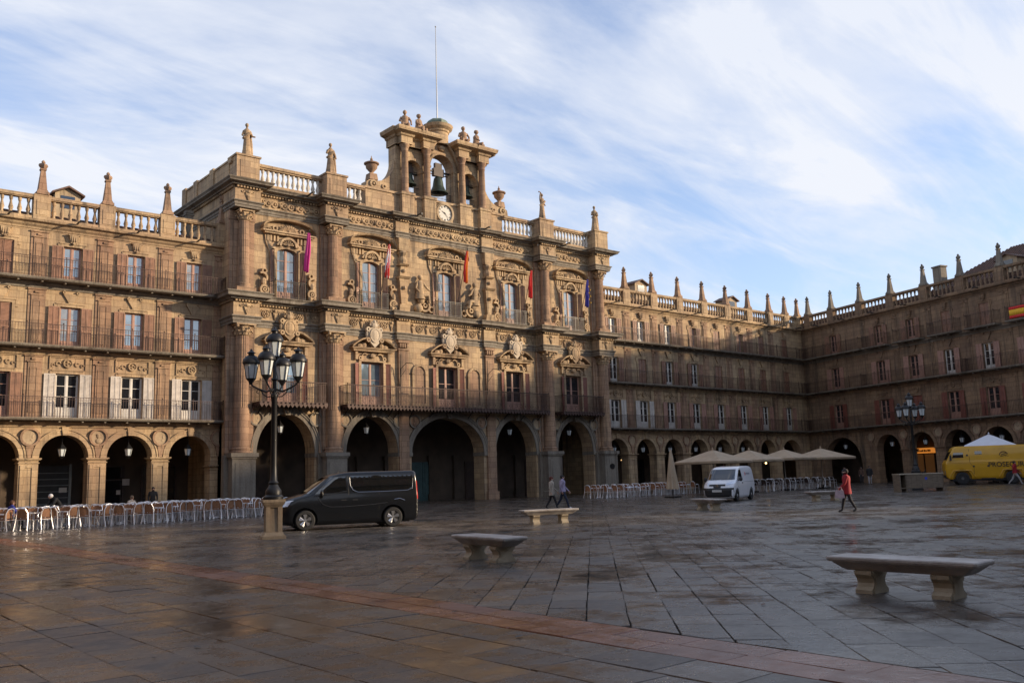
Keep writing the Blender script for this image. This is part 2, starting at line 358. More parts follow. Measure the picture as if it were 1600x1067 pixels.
def slab_mesh(q, c, rng, tilt=.0032):
    ax, ay = rng.gauss(0, tilt), rng.gauss(0, tilt); dz = rng.gauss(0, .0018); n = len(q); ch = .007
    vs = []
    for (x, y) in q:
        X, Y = x-c.x, y-c.y; l = math.hypot(X, Y) or 1
        vs.append((X, Y, -.05)); vs.append((X, Y, -.009+dz+ax*X+ay*Y)); vs.append((X*(1-ch/l), Y*(1-ch/l), dz+ax*X+ay*Y))
    fs = []
    for i in range(n):
        j = (i+1) % n
        fs += [(i*3, j*3, j*3+1, i*3+1), (i*3+1, j*3+1, j*3+2, i*3+2)]
    fs.append(tuple(i*3+2 for i in range(n)))
    return vs, fs
def build_paving():
    rng = random.Random(5); vis = []
    half_h = math.tan(rad(33)); rows = []
    for s in SLABS:
        d = s[2]-CAM; dep = d.dot(cf); lat = d.dot(cr); up = d.dot(cu)
        inview = dep > 2 and abs(lat) < dep*.585 and up > -dep*.39
        rows.append((dep if inview else 1e4+abs(dep), inview, dep, lat, s))
    rows.sort(key=lambda t: t[0])
    big = {'b': MB(), 'r': MB(), 'g': MB()}; tone = {'b': [], 'r': [], 'g': []}; MM = {'b': P_BROWN, 'r': P_RED, 'g': P_GREY}
    for i, (key, inview, dep, lat, (q, kind, c)) in enumerate(rows):
        if not inview and not (-14 < dep < 75 and abs(lat) < abs(dep)*.75+12): continue
        vs, fs = slab_mesh(q, c, rng, .0032 if dep < 40 else .0022)
        if i < 300:
            me = bpy.data.meshes.new('slab'); me.from_pydata(vs, [], fs); me.materials.append(MM[kind][1]); O('slab', me, pave, c)
        else:
            if not inview: fs = fs[-1:]
            elif dep > 45: fs = [f for f in fs if len(f) != 4 or f is fs[-1]] + []
            big[kind].add([(v[0]+c.x, v[1]+c.y, v[2]) for v in vs], fs); tone[kind] += [rng.random()]*len(vs)
    for k, nm in (('b', 'brown_paving_slabs'), ('r', 'red_paving_slabs'), ('g', 'grey_paving_slabs')):
        me = bpy.data.meshes.new(nm); me.from_pydata(big[k].v, [], big[k].f); me.materials.append(MM[k][0])
        at = me.attributes.new('tone', 'FLOAT', 'POINT'); at.data.foreach_set('value', tone[k]); me.update()
        o = O(nm, me, pave); o['kind'] = 'stuff'
build_paving()

# ------------------------------------------------------------------ shared building pieces
def arch_panel(mb, xl, xr, cx, hw, spring, ztop, y0, y1, rise=None, n=18):
    """wall with an arched hole: spandrels from spring to ztop, x from xl to xr"""
    rise = hw if rise is None else rise
    pts = [(cx+hw*math.cos(pi*i/n), spring+rise*math.sin(pi*i/n)) for i in range(n+1)]   # right to left
    if xr > cx+hw+1e-4: mb.box(cx+hw, xr, y0, y1, spring, ztop)
    if xl < cx-hw-1e-4: mb.box(xl, cx-hw, y0, y1, spring, ztop)
    for i in range(n):
        (xa, za), (xb, zb) = pts[i], pts[i+1]
        mb.add([(xa, y0, za), (xb, y0, zb), (xb, y0, ztop), (xa, y0, ztop), (xa, y1, za), (xb, y1, zb), (xb, y1, ztop), (xa, y1, ztop)],
               [(1, 0, 3, 2), (4, 5, 6, 7), (0, 1, 5, 4), (2, 3, 7, 6)])
def baluster_mesh(h, r, m, n=7):
    b = MB(); b.lathe([(r*.75, 0), (r*.75, h*.08), (r*.5, h*.13), (r, h*.36), (r*.62, h*.56), (r*.42, h*.72), (r*.7, h*.84), (r*.75, h*.92), (r*.75, h)], n)
    return b.mesh('baluster', m, True, 60)
def obelisk_mesh(m):
    b = MB(); b.frustum((0, 0), .34, .34, 0, .16); b.frustum((0, 0), .30, .25, .16, .30); b.frustum((0, 0), .23, .12, .30, 1.52); b.frustum((0, 0), .16, .17, 1.52, 1.62)
    b.lathe([(.08, 1.6), (.17, 1.7), (.23, 1.82), (.2, 1.93), (.1, 1.99)], 8, wob=lambda a, z: 1+.16*math.cos(4*a))
    b.lathe([(.07, 1.98), (.12, 2.05), (.08, 2.12), (.02, 2.18)], 6)
    return b.mesh('pinnacle', m)
def medallion_mesh(r, bust, ring=.1):
    b = MB(); b.ring(0, 0, r-.02, r+ring, -.14, .05, n=28); b.cur = 1; b.disc(0, 0, r-.015, -.05, .05, 28)
    if bust:
        b.ball((0, -.06, .16*r), .24*r, 8, 6, (1, .55, 1.25)); b.ball((.02, -.05, -.5*r), .46*r, 9, 6, (1, .4, .85)); b.ball((.0, -.05, -.12*r), .13*r, 6, 4, (1, .7, 1.6)); b.ball((-.05*r, -.07, .36*r), .25*r, 7, 5, (1, .5, .6))
    else:
        b.ball((.3*r, -.04, .05*r), .22*r, 7, 5, (.6, .35, 1.4)); b.ball((.18*r, -.04, -.38*r), .22*r, 7, 5, (1.1, .3, .7))
    return b
def shutter_mesh(w, h, m, leaves=2):
    """louvred shutter, leaves side by side, lying at y 0..-.06, from x 0 to w"""
    b = MB(); lw = w/leaves
    for i in range(leaves):
        a = i*lw+.006; c = (i+1)*lw-.006; d = -.012*i; t = .045
        for (x0, x1, z0, z1) in ((a, a+t, 0, h), (c-t, c, 0, h), (a+t, c-t, 0, .09), (a+t, c-t, h-.07, h), (a+t, c-t, h*.40, h*.40+.06)):
            b.box(x0, x1, -.055+d, -.012+d, z0, z1)
        b.box(a+t, c-t, -.024+d, -.012+d, .09, h*.40)
        z = h*.40+.06; nst = max(6, int((h-.07-z)/.075)); st = (h-.07-z)/nst
        for k in range(nst):
            z0 = z+k*st; b.add([(a+t, -.045+d, z0), (c-t, -.045+d, z0), (c-t, -.02+d, z0+st*.95), (a+t, -.02+d, z0+st*.95)], [(0, 1, 2, 3)])
    return b.mesh('shutter', m)
def window_meshes(hw, h, mf, mg, bottom=.62, arch=0., rails=2):
    """two-leaf glazed door: frame, and one pane mesh per leaf (x, z from 0)"""
    b = MB(); t = .065
    b.box(-hw, -hw+t, -.06, .06, 0, h); b.box(hw-t, hw, -.06, .06, 0, h); b.box(-hw+t, hw-t, -.06, .06, h-t, h); b.box(-.05, .05, -.07, .06, 0, h-t)
    for s in (-1, 1):
        x0, x1 = (-hw+t, -.05) if s < 0 else (.05, hw-t)
        b.box(x0, x1, -.045, .04, 0, bottom); b.box(x0+.06, x1-.06, -.06, -.045, .1, bottom-.1)
        b.box(x0, x0+.04, -.05, .04, bottom, h-t); b.box(x1-.04, x1, -.05, .04, bottom, h-t)
        for k in range(rails): z = bottom+(h-t-bottom)*(k+1)/(rails+1); b.box(x0+.04, x1-.04, -.045, .03, z-.015, z+.015)
    g = MB(); g.box(.09, hw-t-.035, -.005, .012, bottom+.005, h-t-.005)
    return b.mesh('window', mf), g.mesh('pane', mg)
def lantern_hang():
    """hanging street lantern with glass, cap and rod; origin at the ceiling hook"""
    a = MB(); a.tube([(0, 0, 0), (0, 0, -.55)], .018, 5); a.lathe([(.03, -.5), (.10, -.56), (.22, -.72), (.27, -.76), (.27, -.80), (.2, -.80)], 6)
    for k in range(6):
        t = 2*pi*k/6; a.tube([(.235*math.cos(t), .235*math.sin(t), -.80), (.15*math.cos(t), .15*math.sin(t), -1.22)], .014, 4)
    a.lathe([(.16, -1.20), (.17, -1.24), (.06, -1.30), (.03, -1.36)], 6)
    g = MB(); g.lathe([(.145, -1.21), (.225, -.80)], 6)
    return a.mesh('lantern_frame', IRON), g.mesh('lantern_glass', LANT_G)
LH = lantern_hang()
def hang_lantern(x, y, z, label, group='lanterns hanging in the arcade arches', s=1.):
    e = E('hanging_lantern', (x, y, z), 0, label, 'lantern', group); e.scale = (s, s, s)
    O('frame', LH[0], e); O('glass', LH[1], e); return e
def railing(mb, path, z0, h, step=.14, r=.0095, post=1.9, ball=True):
    """iron balcony railing along a plan polyline"""
    for a, b in zip(path[:-1], path[1:]):
        a = Vector(a); b = Vector(b); d = b-a; l = d.length; n = max(1, int(l/step))
        for k in range(n+1):
            p = a+d*(k/n); q = p+Vector((.0001, 0))
            mb.add([(p.x-r, p.y-r, z0), (p.x+r, p.y-r, z0), (p.x+r, p.y+r, z0), (p.x-r, p.y+r, z0), (p.x-r, p.y-r, z0+h), (p.x+r, p.y-r, z0+h), (p.x+r, p.y+r, z0+h), (p.x-r, p.y+r, z0+h)],
                   [(0, 1, 5, 4), (1, 2, 6, 5), (2, 3, 7, 6), (3, 0, 4, 7)])
        for zz, rr in ((h, .024), (.08, .015), (h-.13, .011)): mb.tube([(a.x, a.y, z0+zz), (b.x, b.y, z0+zz)], rr, 4)
        m = max(1, round(l/post))
        for k in range(m+1):
            p = a+d*(k/m); mb.tube([(p.x, p.y, z0-.02), (p.x, p.y, z0+h+.05)], .021, 4)
            if ball: mb.ball((p.x, p.y, z0+h+.09), .045, 6, 4)

# ------------------------------------------------------------------ arcade wings
FL = (5.80, 9.98, 13.90)                 # balcony floors
WH = ((.635, 2.62), (.565, 2.42), (.51, 2.16))   # window half width, height
CORN = 17.0; BAL0, BAL1 = 17.42, 18.92
def wing(name, label, origin, rz, bays, x0, x1, shut, balc, sm=STONE, obel_x=None, back=9.0, pane=None, detail=True, shop_seed=1, spout=True, lit=None, roof_top=18.9, roof0=18.0):
    """bays: (centre, left edge, right edge, arch half width)"""
    root = E(name, origin, rz, label, 'building')
    obel_x = obel_x if obel_x is not None else [b[1] for b in bays]+[bays[-1][2]]
    pane = pane or (lambda b, f: GLASS_D)
    cache = {}
    rng = random.Random(shop_seed)
    for bi, (c, xl, xr, hw) in enumerate(bays):
        sp = 4.86-hw; key = (round(xl-c, 3), round(xr-c, 3), hw)
        if key not in cache:
            a, d = xl-c, xr-c; mb = MB()
            arch_panel(mb, a, d, 0, hw, sp, 5.5, 0, .9)
            for f in range(3):
                z0 = FL[f]-.3; z1 = (FL[f+1]-.3 if f < 2 else CORN+.2); w, h = WH[f]; zt = FL[f]+h
                mb.box(a, -w, 0, .5, z0, z1); mb.box(w, d, 0, .5, z0, z1); mb.box(-w, w, 0, .5, zt, z1); mb.box(-w, w, .02, .5, z0, FL[f])
            ring = MB(); ring.ring(0, sp, hw-.002, hw+.27, -.05, .06, 0, pi, 22); ring.ring(0, sp, hw+.27, hw+.36, -.09, .06, 0, pi, 22); ring.prism([(-.13, sp+hw-.02), (.13, sp+hw-.02), (.2, sp+hw+.46), (-.2, sp+hw+.46)], -.13, .05)
            cache[key] = (mb.mesh('wall_bay', sm), ring.mesh('archivolt', sm, True))
        O('wall_bay', cache[key][0], root, (c, 0, 0)); O('archivolt', cache[key][1], root, (c, 0, 0))
    # piers
    edges = [(bays[0][1], None, bays[0])]+[(b[2], b, n) for b, n in zip(bays[:-1], bays[1:])]+[(bays[-1][2], bays[-1], None)]
    pc = {}
    for (bx, bl, br) in edges:
        l = (bl[0]+bl[3]-bx) if bl else -.0; r = (br[0]-br[3]-bx) if br else 0.; sl = 4.86-bl[3] if bl else 3; sr = 4.86-br[3] if br else 3
        key = (round(l, 3), round(r, 3), round(sl, 3), round(sr, 3))
        if key not in pc:
            mb = MB()
            for (a, d, s) in ((l, 0, sl), (0, r, sr)):
                if d-a < .01: continue
                mb.box(a, d, 0, .9, 0, s)
            s = min(sl, sr)
            mb.box(l-.05, r+.05, -.06, .96, 0, .42)
            if s > 2.6:
                for (o, z0, z1) in ((.05, s-.30, s-.24), (.09, s-.12, s-.07), (.14, s-.07, s+.0)): mb.box(l-o, r+o, -o, .9+o, z0, z1)
                w = .26
                if r-l > .8:
                    for (a, d, z0, z1) in ((l+.08, -w+.08, .6, s-.4), (w-.08, r-.08, .6, s-.4), (-w+.08, w-.08, s-.55, s-.4), (-w+.08, w-.08, .6, .75)): mb.box(a, d, -.045, .02, z0, z1)
            pc[key] = mb.mesh('pier', sm)
        O('pier', pc[key], root, (bx, 0, 0))
    # pilaster strips per floor, medallions, corbels
    pil = []
    for f in range(3):
        h = (FL[f+1]-.34 if f < 2 else CORN)-FL[f]; mb = MB(); mb.box(-.46, .46, -.05, .05, 0, h-.28); mb.box(-.30, .30, -.1, .05, 0, h-.62)
        for (a, d, z0, z1) in ((-.2, -.15, .3, h-.9), (.15, .2, .3, h-.9), (-.15, .15, h-.95, h-.9), (-.15, .15, .3, .35)): mb.box(a, d, -.125, -.09, z0, z1)
        mb.box(-.36, .36, -.14, .05, h-.62, h-.55); mb.box(-.12, .12, -.13, -.04, h-.47, h-.36); mb.box(-.5, .5, -.12, .05, h-.28, h-.2)
        pil.append(mb.mesh('pilaster', STONE_P if sm is STONE else sm))
    meds = [medallion_mesh(.43, k).mesh('medallion', [STONE_P, STONE_L]) for k in (True, False)]
    cb = MB(); cb.frustum((0, 0), .08, .22, 3.55, 4.2, .04, .1); mcb = cb.mesh('corbel', STONE_P)
    for k, (bx, bl, br) in enumerate(edges):
        if bx < x0-.1 or bx > x1+.1: continue
        for f in range(3): O('pilaster', pil[f], root, (bx, 0, FL[f]))
        if detail:
            O('medallion', meds[k % 2 if name != 'arcade_wing' else (0 if k % 3 == 2 else 1)], root, (bx, -.02, 4.72)); O('corbel', mcb, root, (bx, -.03, 0))
    # windows with panes and shutters, surrounds, ornaments over them
    wm = {}
    for f in range(3):
        w, h = WH[f]; mb = MB()
        for (a, d, z0, z1) in ((-w-.16, -w-.001, 0, h), (w+.001, w+.16, 0, h), (-w-.16, w+.16, h+.001, h+.15)): mb.box(a, d, -.06, .05, z0, z1)
        for s in (-1, 1): mb.box(min(s*(w+.17), s*(w+.34)), max(s*(w+.17), s*(w+.34)), -.05, .04, h-.25, h+.15)
        mb.box(-w-.24, w+.24, -.1, .05, h+.15, h+.21); surround = mb.mesh('window_surround', sm)
        om = MB()
        if f == 2:
            om.frustum((0, -.1), .17, .26, h+.22, h+.68, .08, .14); [om.box(x-.025, x+.025, -.25, -.1, h+.3, h+.64) for x in (-.12, 0, .12)]; om.box(-.33, .33, -.26, .02, h+.68, h+.76); om.ball((0, -.16, h+.2), .1, 6, 4)
        elif f == 1:
            om.prism([(-.12, h+.22), (.12, h+.22), (.2, h+.4), (.34, h+.62), (.46, h+.8), (.4, h+.92), (.28, h+.8), (-.28, h+.8), (-.4, h+.92), (-.46, h+.8), (-.34, h+.62), (-.2, h+.4)], -.1, .02)
            om.ring(.38, h+.86, .04, .1, -.15, .02, n=10); om.ring(-.38, h+.86, .04, .1, -.15, .02, n=10)
        else:
            om.ring(0, h+.62, .2, .27, -.12, .02, n=16); om.disc(0, h+.62, .2, -.06, .02, 12); [om.ball((.1*math.cos(q), -.08, h+.62+.1*math.sin(q)), .07, 6, 4) for q in (0, 2.1, 4.2)]
            for s in (-1, 1):
                om.ring(s*.52, h+.58, .09, .15, -.07, .02, .6 if s > 0 else .0, pi*1.5, 10); om.ring(s*.8, h+.5, .06, .11, -.07, .02, 0, pi*1.4, 8)
                om.box(s*.98-.03, s*.98+.03, -.07, .02, h+.25, h+.95)
            om.box(-1.0, 1.0, -.07, .02, h+.95, h+1.01)
        orn = om.mesh('relief_ornament', sm)
        wm[f] = (surround, orn)
    fm = {}
    for bi, (c, xl, xr, hw) in enumerate(bays):
        cs = [c] if (xr-xl) < 5.2 else [c-(xr-xl)*.22, c+(xr-xl)*.22]
        for f in range(3):
            w, h = WH[f]
            for cx in [c]:
                smat, fmat, mode = shut(bi, f); gmat = pane(bi, f)
                key = (f, smat.name, fmat.name, gmat.name)
                if key not in fm: fm[key] = (*window_meshes(w, h-.02, fmat, gmat, .68 if f < 1 else .42), shutter_mesh(.62, h-.04, smat), shutter_mesh(.52, h-.04, smat, 1))
                fw, gp, sh, s1 = fm[key]
                o = O('window', fw, root, (cx, .2, FL[f]))
                O('pane', gp, o); O('pane', gp, o, (0, 0, 0), (0, 0, pi))
                if mode == 'open':
                    O('shutter', sh, o, (w+.03, -.27, .02), (0, 0, rad(rng.uniform(-4, 2)))); O('shutter', sh, o, (-w-.03, -.27, .02), (0, 0, rad(rng.uniform(-2, 4))), (-1, 1, 1))
                elif mode == 'half':
                    O('shutter', sh, o, (w+.03, -.27, .02), (0, 0, rad(-3))); O('shutter', s1, o, (-w+.02, -.12, .02))
                else:
                    O('shutter', s1, o, (.01, -.13, .02)); O('shutter', s1, o, (-.01, -.13, .02), (0, 0, 0), (-1, 1, 1))
                if detail or f > 0:
                    O('window_surround', wm[f][0], root, (cx, 0, FL[f])); O('relief_ornament', wm[f][1], root, (cx, 0, FL[f]))
    # string courses, balcony slabs, railings
    for f in range(3):
        z = FL[f]; mb = MB(); mb.sweep([(x0, 0), (x1, 0)], [(-.02, z-.52), (.07, z-.52), (.1, z-.42), (.22, z-.3), (.3, z-.24), (.3, z-.2), (-.02, z-.2)]); O('string_course', mb.mesh('string_course', STONE_G if f == 2 else sm), root)
        for (a, d) in balc[f]:
            mb = MB(); mb.sweep([(a, .05), (a, -.0), (d, 0), (d, .05)], [(-.0, z-.16), (.80, z-.16), (.86, z-.12), (.90, z-.04), (.90, z), (0, z)]); mb.box(a-.5, d+.5, -.75, 0, z-.17, z-.155)
            n = max(1, int((d-a)/1.25))
            for k in range(n+1): xx = a+.1+(d-a-.2)*k/n; mb.box(xx-.05, xx+.05, -.7, 0, z-.26, z-.15)
            O('balcony_slab', mb.mesh('balcony_slab', STONE_G), root)
            rb = MB(); railing(rb, [(a-.78, 0), (a-.78, -.82), (d+.78, -.82), (d+.78, 0)], z, 1.18, .15); O('balcony_railing', rb.mesh('balcony_railing', RUST), root)
    # main cornice, balustrade, pinnacles
    mb = MB(); mb.sweep([(x0, 0), (x1, 0)], [(-.4, CORN-.1), (.05, CORN-.1), (.08, CORN), (.2, CORN+.1), (.26, CORN+.2), (.46, CORN+.28), (.5, CORN+.4), (-.4, CORN+.42)]); O('cornice', mb.mesh('cornice', sm), root)
    mb = MB(); mb.box(x0, x1, -.24, .2, BAL0, BAL0+.2); O('balustrade_plinth', mb.mesh('balustrade_plinth', sm), root)
    mb = MB(); mb.box(x0, x1, -.2, .16, BAL1-.24, BAL1-.18); mb.box(x0, x1, -.26, .22, BAL1-.18, BAL1); O('balustrade_rail', mb.mesh('balustrade_rail', sm), root)
    bmesh_ = baluster_mesh(BAL1-.24-BAL0-.2, .14, sm); die = MB(); die.box(-.46, .46, -.29, .25, BAL0+.02, BAL1+.05); die.box(-.3, .3, -.32, .0, BAL0+.3, BAL1-.3); dm = die.mesh('parapet_die', sm); obm = obelisk_mesh(STONE_P if sm is STONE else STONE_G)  # pinnacles off the golden wings use darker stone to imitate backlighting
    nb = 0
    sp_ = MB(); sp_.tube([(0, -.35, CORN+.42), (0, -.9, CORN+.46), (0, -1.15, CORN+.40)], [.06, .055, .075], 6); spm = sp_.mesh('waterspout', IRON)
    xs = sorted([x for x in obel_x if x0-.2 < x < x1+.2])
    allx = [x0-.46]+xs+[x1+.46]
    for x in xs:
        O('parapet_die', dm, root, (x, 0, 0)); O('pinnacle', obm, root, (x, -.02, BAL1+.05), (0, 0, rng.uniform(-.06, .06)))
    for a, d in zip(allx[:-1], allx[1:]):
        n = max(1, round((d-a-.92)/.45))
        if d-a < 1.3: continue
        for k in range(n):
            x = a+.46+(d-a-.92)*(k+.5)/n
            if x0 < x < x1 and nb < 300: O('baluster', bmesh_, root, (x, -.02, BAL0+.2)); nb += 1
        if spout and d-a > 2: O('waterspout', spm, root, ((a+d)/2+rng.uniform(-.1, .1), 0, 0))
    # arcade interior: ceiling, back wall, shop fronts
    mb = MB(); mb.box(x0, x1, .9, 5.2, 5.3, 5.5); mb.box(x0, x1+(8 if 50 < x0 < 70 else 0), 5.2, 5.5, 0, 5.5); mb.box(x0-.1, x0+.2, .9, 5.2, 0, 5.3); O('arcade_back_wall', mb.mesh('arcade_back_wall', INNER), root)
    for bi, (c, xl, xr, hw) in enumerate(bays):
        kind = rng.choice(['door', 'window', 'shop']); wd = min(1.1, hw*.8)
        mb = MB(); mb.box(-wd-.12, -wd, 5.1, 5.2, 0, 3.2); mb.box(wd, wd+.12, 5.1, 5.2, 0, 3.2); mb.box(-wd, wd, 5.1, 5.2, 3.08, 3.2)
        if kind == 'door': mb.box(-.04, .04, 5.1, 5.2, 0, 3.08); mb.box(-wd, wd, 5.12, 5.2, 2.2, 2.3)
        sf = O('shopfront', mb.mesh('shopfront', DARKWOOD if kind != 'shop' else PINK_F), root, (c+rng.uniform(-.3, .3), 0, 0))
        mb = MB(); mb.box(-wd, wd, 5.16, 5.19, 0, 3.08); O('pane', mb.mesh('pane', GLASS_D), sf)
    # body and roof behind the parapet
    mb = MB(); mb.box(x0, x1, .5, back, 5.5, 17.3); O('building_core', mb.mesh('building_core', PLASTER_D), root)
    mb = MB(); mb.prism([(.3, 17.3), (.32, 17.45), (.55, roof0), (back*.5, roof_top), (back, roof_top-.6), (back, 17.3)], x0, x1, 'x'); O('roof', mb.mesh('roof', TILE), root)
    return root
def dormer(root, x, y, z, w=1.5, flip=1):
    """small gabled roof dormer"""
    d = MB(); d.prism([(-w/2, -1.9), (w/2, -1.9), (w/2, .55), (0, .95), (-w/2, .55)], 0, 1.6); me = d.mesh('dormer', STONE_L); o = O('dormer', me, root, (x, y, z))
    r = MB()
    for s in (-1, 1): r.prism([(s*.0, .95), (s*(w/2+.22), .47), (s*(w/2+.22), .57), (0, 1.07)], -.25, 1.7)
    O('dormer_roof', fixn(r.mesh('dormer_roof', TILE)), o)
    g = MB(); g.box(-w*.28, w*.28, -.02, .05, -.4, .42); O('pane', g.mesh('pane', GLASS_D), o)
    return o
def shut_left(b, f):
    nb = 9-b    # counted from the town hall
    if f == 0: return (WHITE_S, WHITE_P, 'open') if nb < 3 else (BROWN_S, PINK_F, 'open')
    if nb == 3 and f == 2: return (BROWN_S, PINK_F, 'closed')
    if nb == 3 and f == 1: return (BROWN_S, PINK_F, 'closed')
    return (BROWN_S, PINK_F, 'open')
BW = 3.67
lb = [(21.29-BW*k, 21.29-BW*k-BW/2, 21.29-BW*k+BW/2, 1.33) for k in range(9, -1, -1)]
wl = wing('arcade_wing', 'sunlit golden arcaded building left of the town hall, white shutters on its first floor', (0, 0, 0), 0, lb, -13.6, 23.3, shut_left, [[(-12.8, 22.3)], [(-12.8, 22.3)], [(-12.8, 22.3)]],
          pane=lambda b, f: GLASS_D if f == 0 else (GLASS_B, CURT, GLASS_B)[(b*5+f*2) % 3], shop_seed=3)
dormer(wl, 14.3, 3.2, 19.75, 1.5)
ch = MB(); ch.box(-.25, .25, 0, .5, 0, 1.6); ch.box(-.3, .3, -.05, .55, 1.6, 1.7); ch.box(-.25, .25, 0, .5, 1.75, 1.95); O('chimney', ch.mesh('chimney', STONE_G), wl, (21.9, 2.6, 18.45))
for k in range(3):
    hang_lantern([14.0, 17.75, 21.4][k]-.05, .5, 4.86, ['white glass lantern hanging in the third arch left of the town hall', 'white glass lantern hanging in the second arch left of the town hall', 'lantern hanging in the arch next to the left end of the town hall'][k])
def shut_right(b, f):
    if f == 0: return (WHITE_S if b in (0, 1) else PINK_F, WHITE_P, 'open')
    if f == 1: return (BROWN_S, WHITE_P, 'open' if b in (0, 2, 3) else 'closed')
    return (BROWN_S, WHITE_P if b < 3 else PINK_F, 'open' if b in (0, 1, 2) else ('half' if b in (3, 5) else 'closed'))
BR = 3.9
rb_ = [(60.45+BR*k, 60.45+BR*k-BR/2, 60.45+BR*k+BR/2, 1.38) for k in range(7)]+[(88.3, 85.8, 94.0, 1.95)]
wr = wing('arcade_wing', 'long arcaded building between the town hall and the far corner, top storey sunlit', (0, 0, 0), 0, rb_, 59.0, 94.0, shut_right, [[(60.0, 90.5)]]*3,
          pane=lambda b, f: GLASS_B if (f == 2 and b < 3) else (GLASS_D, GLASS_D, CURT)[(b*3+f) % 3], shop_seed=8, roof0=18.35, roof_top=19.3, obel_x=[62.4+BR*k for k in range(7)]+[88.9, 91.4])
dormer(wr, 68.4, 3.2, 20.2, 1.8); dormer(wr, 83.6, 3.2, 20.1, 1.8)
for k in range(6):
    hang_lantern(60.5+BR*k, .5, 4.86, 'lantern hanging in the %s arch to the right of the town hall' % ORD[k])
# east wing, meeting the right wing at the corner
ED = Vector((84.3-92.0, -25.6, 0)).normalized(); EROT = math.atan2(ED.y, ED.x); EO = Vector((92.0, 0, 0))
eb = [(5.0, -1.2, 9.25, 2.75), (11.5, 9.25, 13.55, 1.6)]+[(15.7+4.22*k, 13.59+4.22*k-.02 if k == 0 else 13.59+4.22*k, 17.81+4.22*k, 1.52) for k in range(14)]
eb[2] = (15.7, 13.55, 17.81, 1.52)
def shut_east(b, f):
    if f == 0: return (RED_S, PINK_F, 'closed' if b == 2 else 'open')
    if f == 1: return (PINK_F, WHITE_P if b in (3, 4) else PINK_F, 'open')
    return (BROWN_S, PINK_F, 'open' if b in (0, 1, 2) else 'closed')
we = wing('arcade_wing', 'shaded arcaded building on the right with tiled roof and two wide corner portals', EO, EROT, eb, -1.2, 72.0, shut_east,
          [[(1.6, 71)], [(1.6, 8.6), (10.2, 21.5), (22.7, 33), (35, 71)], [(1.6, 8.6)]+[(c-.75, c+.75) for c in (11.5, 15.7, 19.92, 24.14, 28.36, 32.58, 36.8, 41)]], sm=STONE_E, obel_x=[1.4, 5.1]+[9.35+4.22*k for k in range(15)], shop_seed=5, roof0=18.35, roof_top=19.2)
r = MB(); r.add([(13.5, 1.6, 17.8), (72, 1.6, 17.8), (72, 7.5, 22.4), (22, 7.5, 22.4), (72, 14, 17.8), (13.5, 14, 17.8)], [(0, 1, 2, 3), (5, 0, 3), (4, 5, 3, 2), (1, 4, 2), (0, 5, 4, 1)])
O('hipped_roof', fixn(r.mesh('hipped_roof', TILE)), we)
rows = MB()
for k in range(190):
    x = 14.2+k*.3; top = min(1., max(.05, (x-13.5)/8.5)); rows.tube([(x, 1.7, 17.9), (x, 1.6+5.9*top-.1, 17.8+4.6*top-.05)], .09, 5)
ro = O('roof_tile_rows', rows.mesh('roof_tile_rows', TILE, True), we); ro['kind'] = 'stuff'
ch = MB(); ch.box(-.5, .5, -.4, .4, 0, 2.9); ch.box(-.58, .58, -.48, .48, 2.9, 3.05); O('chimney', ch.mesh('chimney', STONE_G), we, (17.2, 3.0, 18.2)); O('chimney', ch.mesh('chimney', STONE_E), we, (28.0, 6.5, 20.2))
dormer(we, 25.0, 2.6, 19.6, 2.0)
mb = MB(); mb.box(-14, -1.25, 1.2, 14, 0, 17.2); mb.box(-1.3, 72, 5.6, 9, 0, 5.5); O('sun_leak_block', mb.mesh('sun_leak_block', STONE_E), we)  # unseen mass added to stop sun leaking in behind the corner
# the two sides of the square behind the camera (they shade the pavement)
def plain_side(nm, label, origin, rz, length):
    n = int(length/4.0); bb = [(4.0*k+2, 4.0*k, 4.0*k+4, 1.45) for k in range(n)]
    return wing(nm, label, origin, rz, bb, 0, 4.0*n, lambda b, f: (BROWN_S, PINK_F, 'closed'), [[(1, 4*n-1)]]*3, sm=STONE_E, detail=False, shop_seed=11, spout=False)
plain_side('arcade_wing', 'arcaded building closing the square behind the viewer on the south', (72.0, -80.0, 0), pi, 84)
plain_side('arcade_wing', 'arcaded building closing the square on the west, outside the picture', (-12.0, -79.0, 0), pi/2, 80)

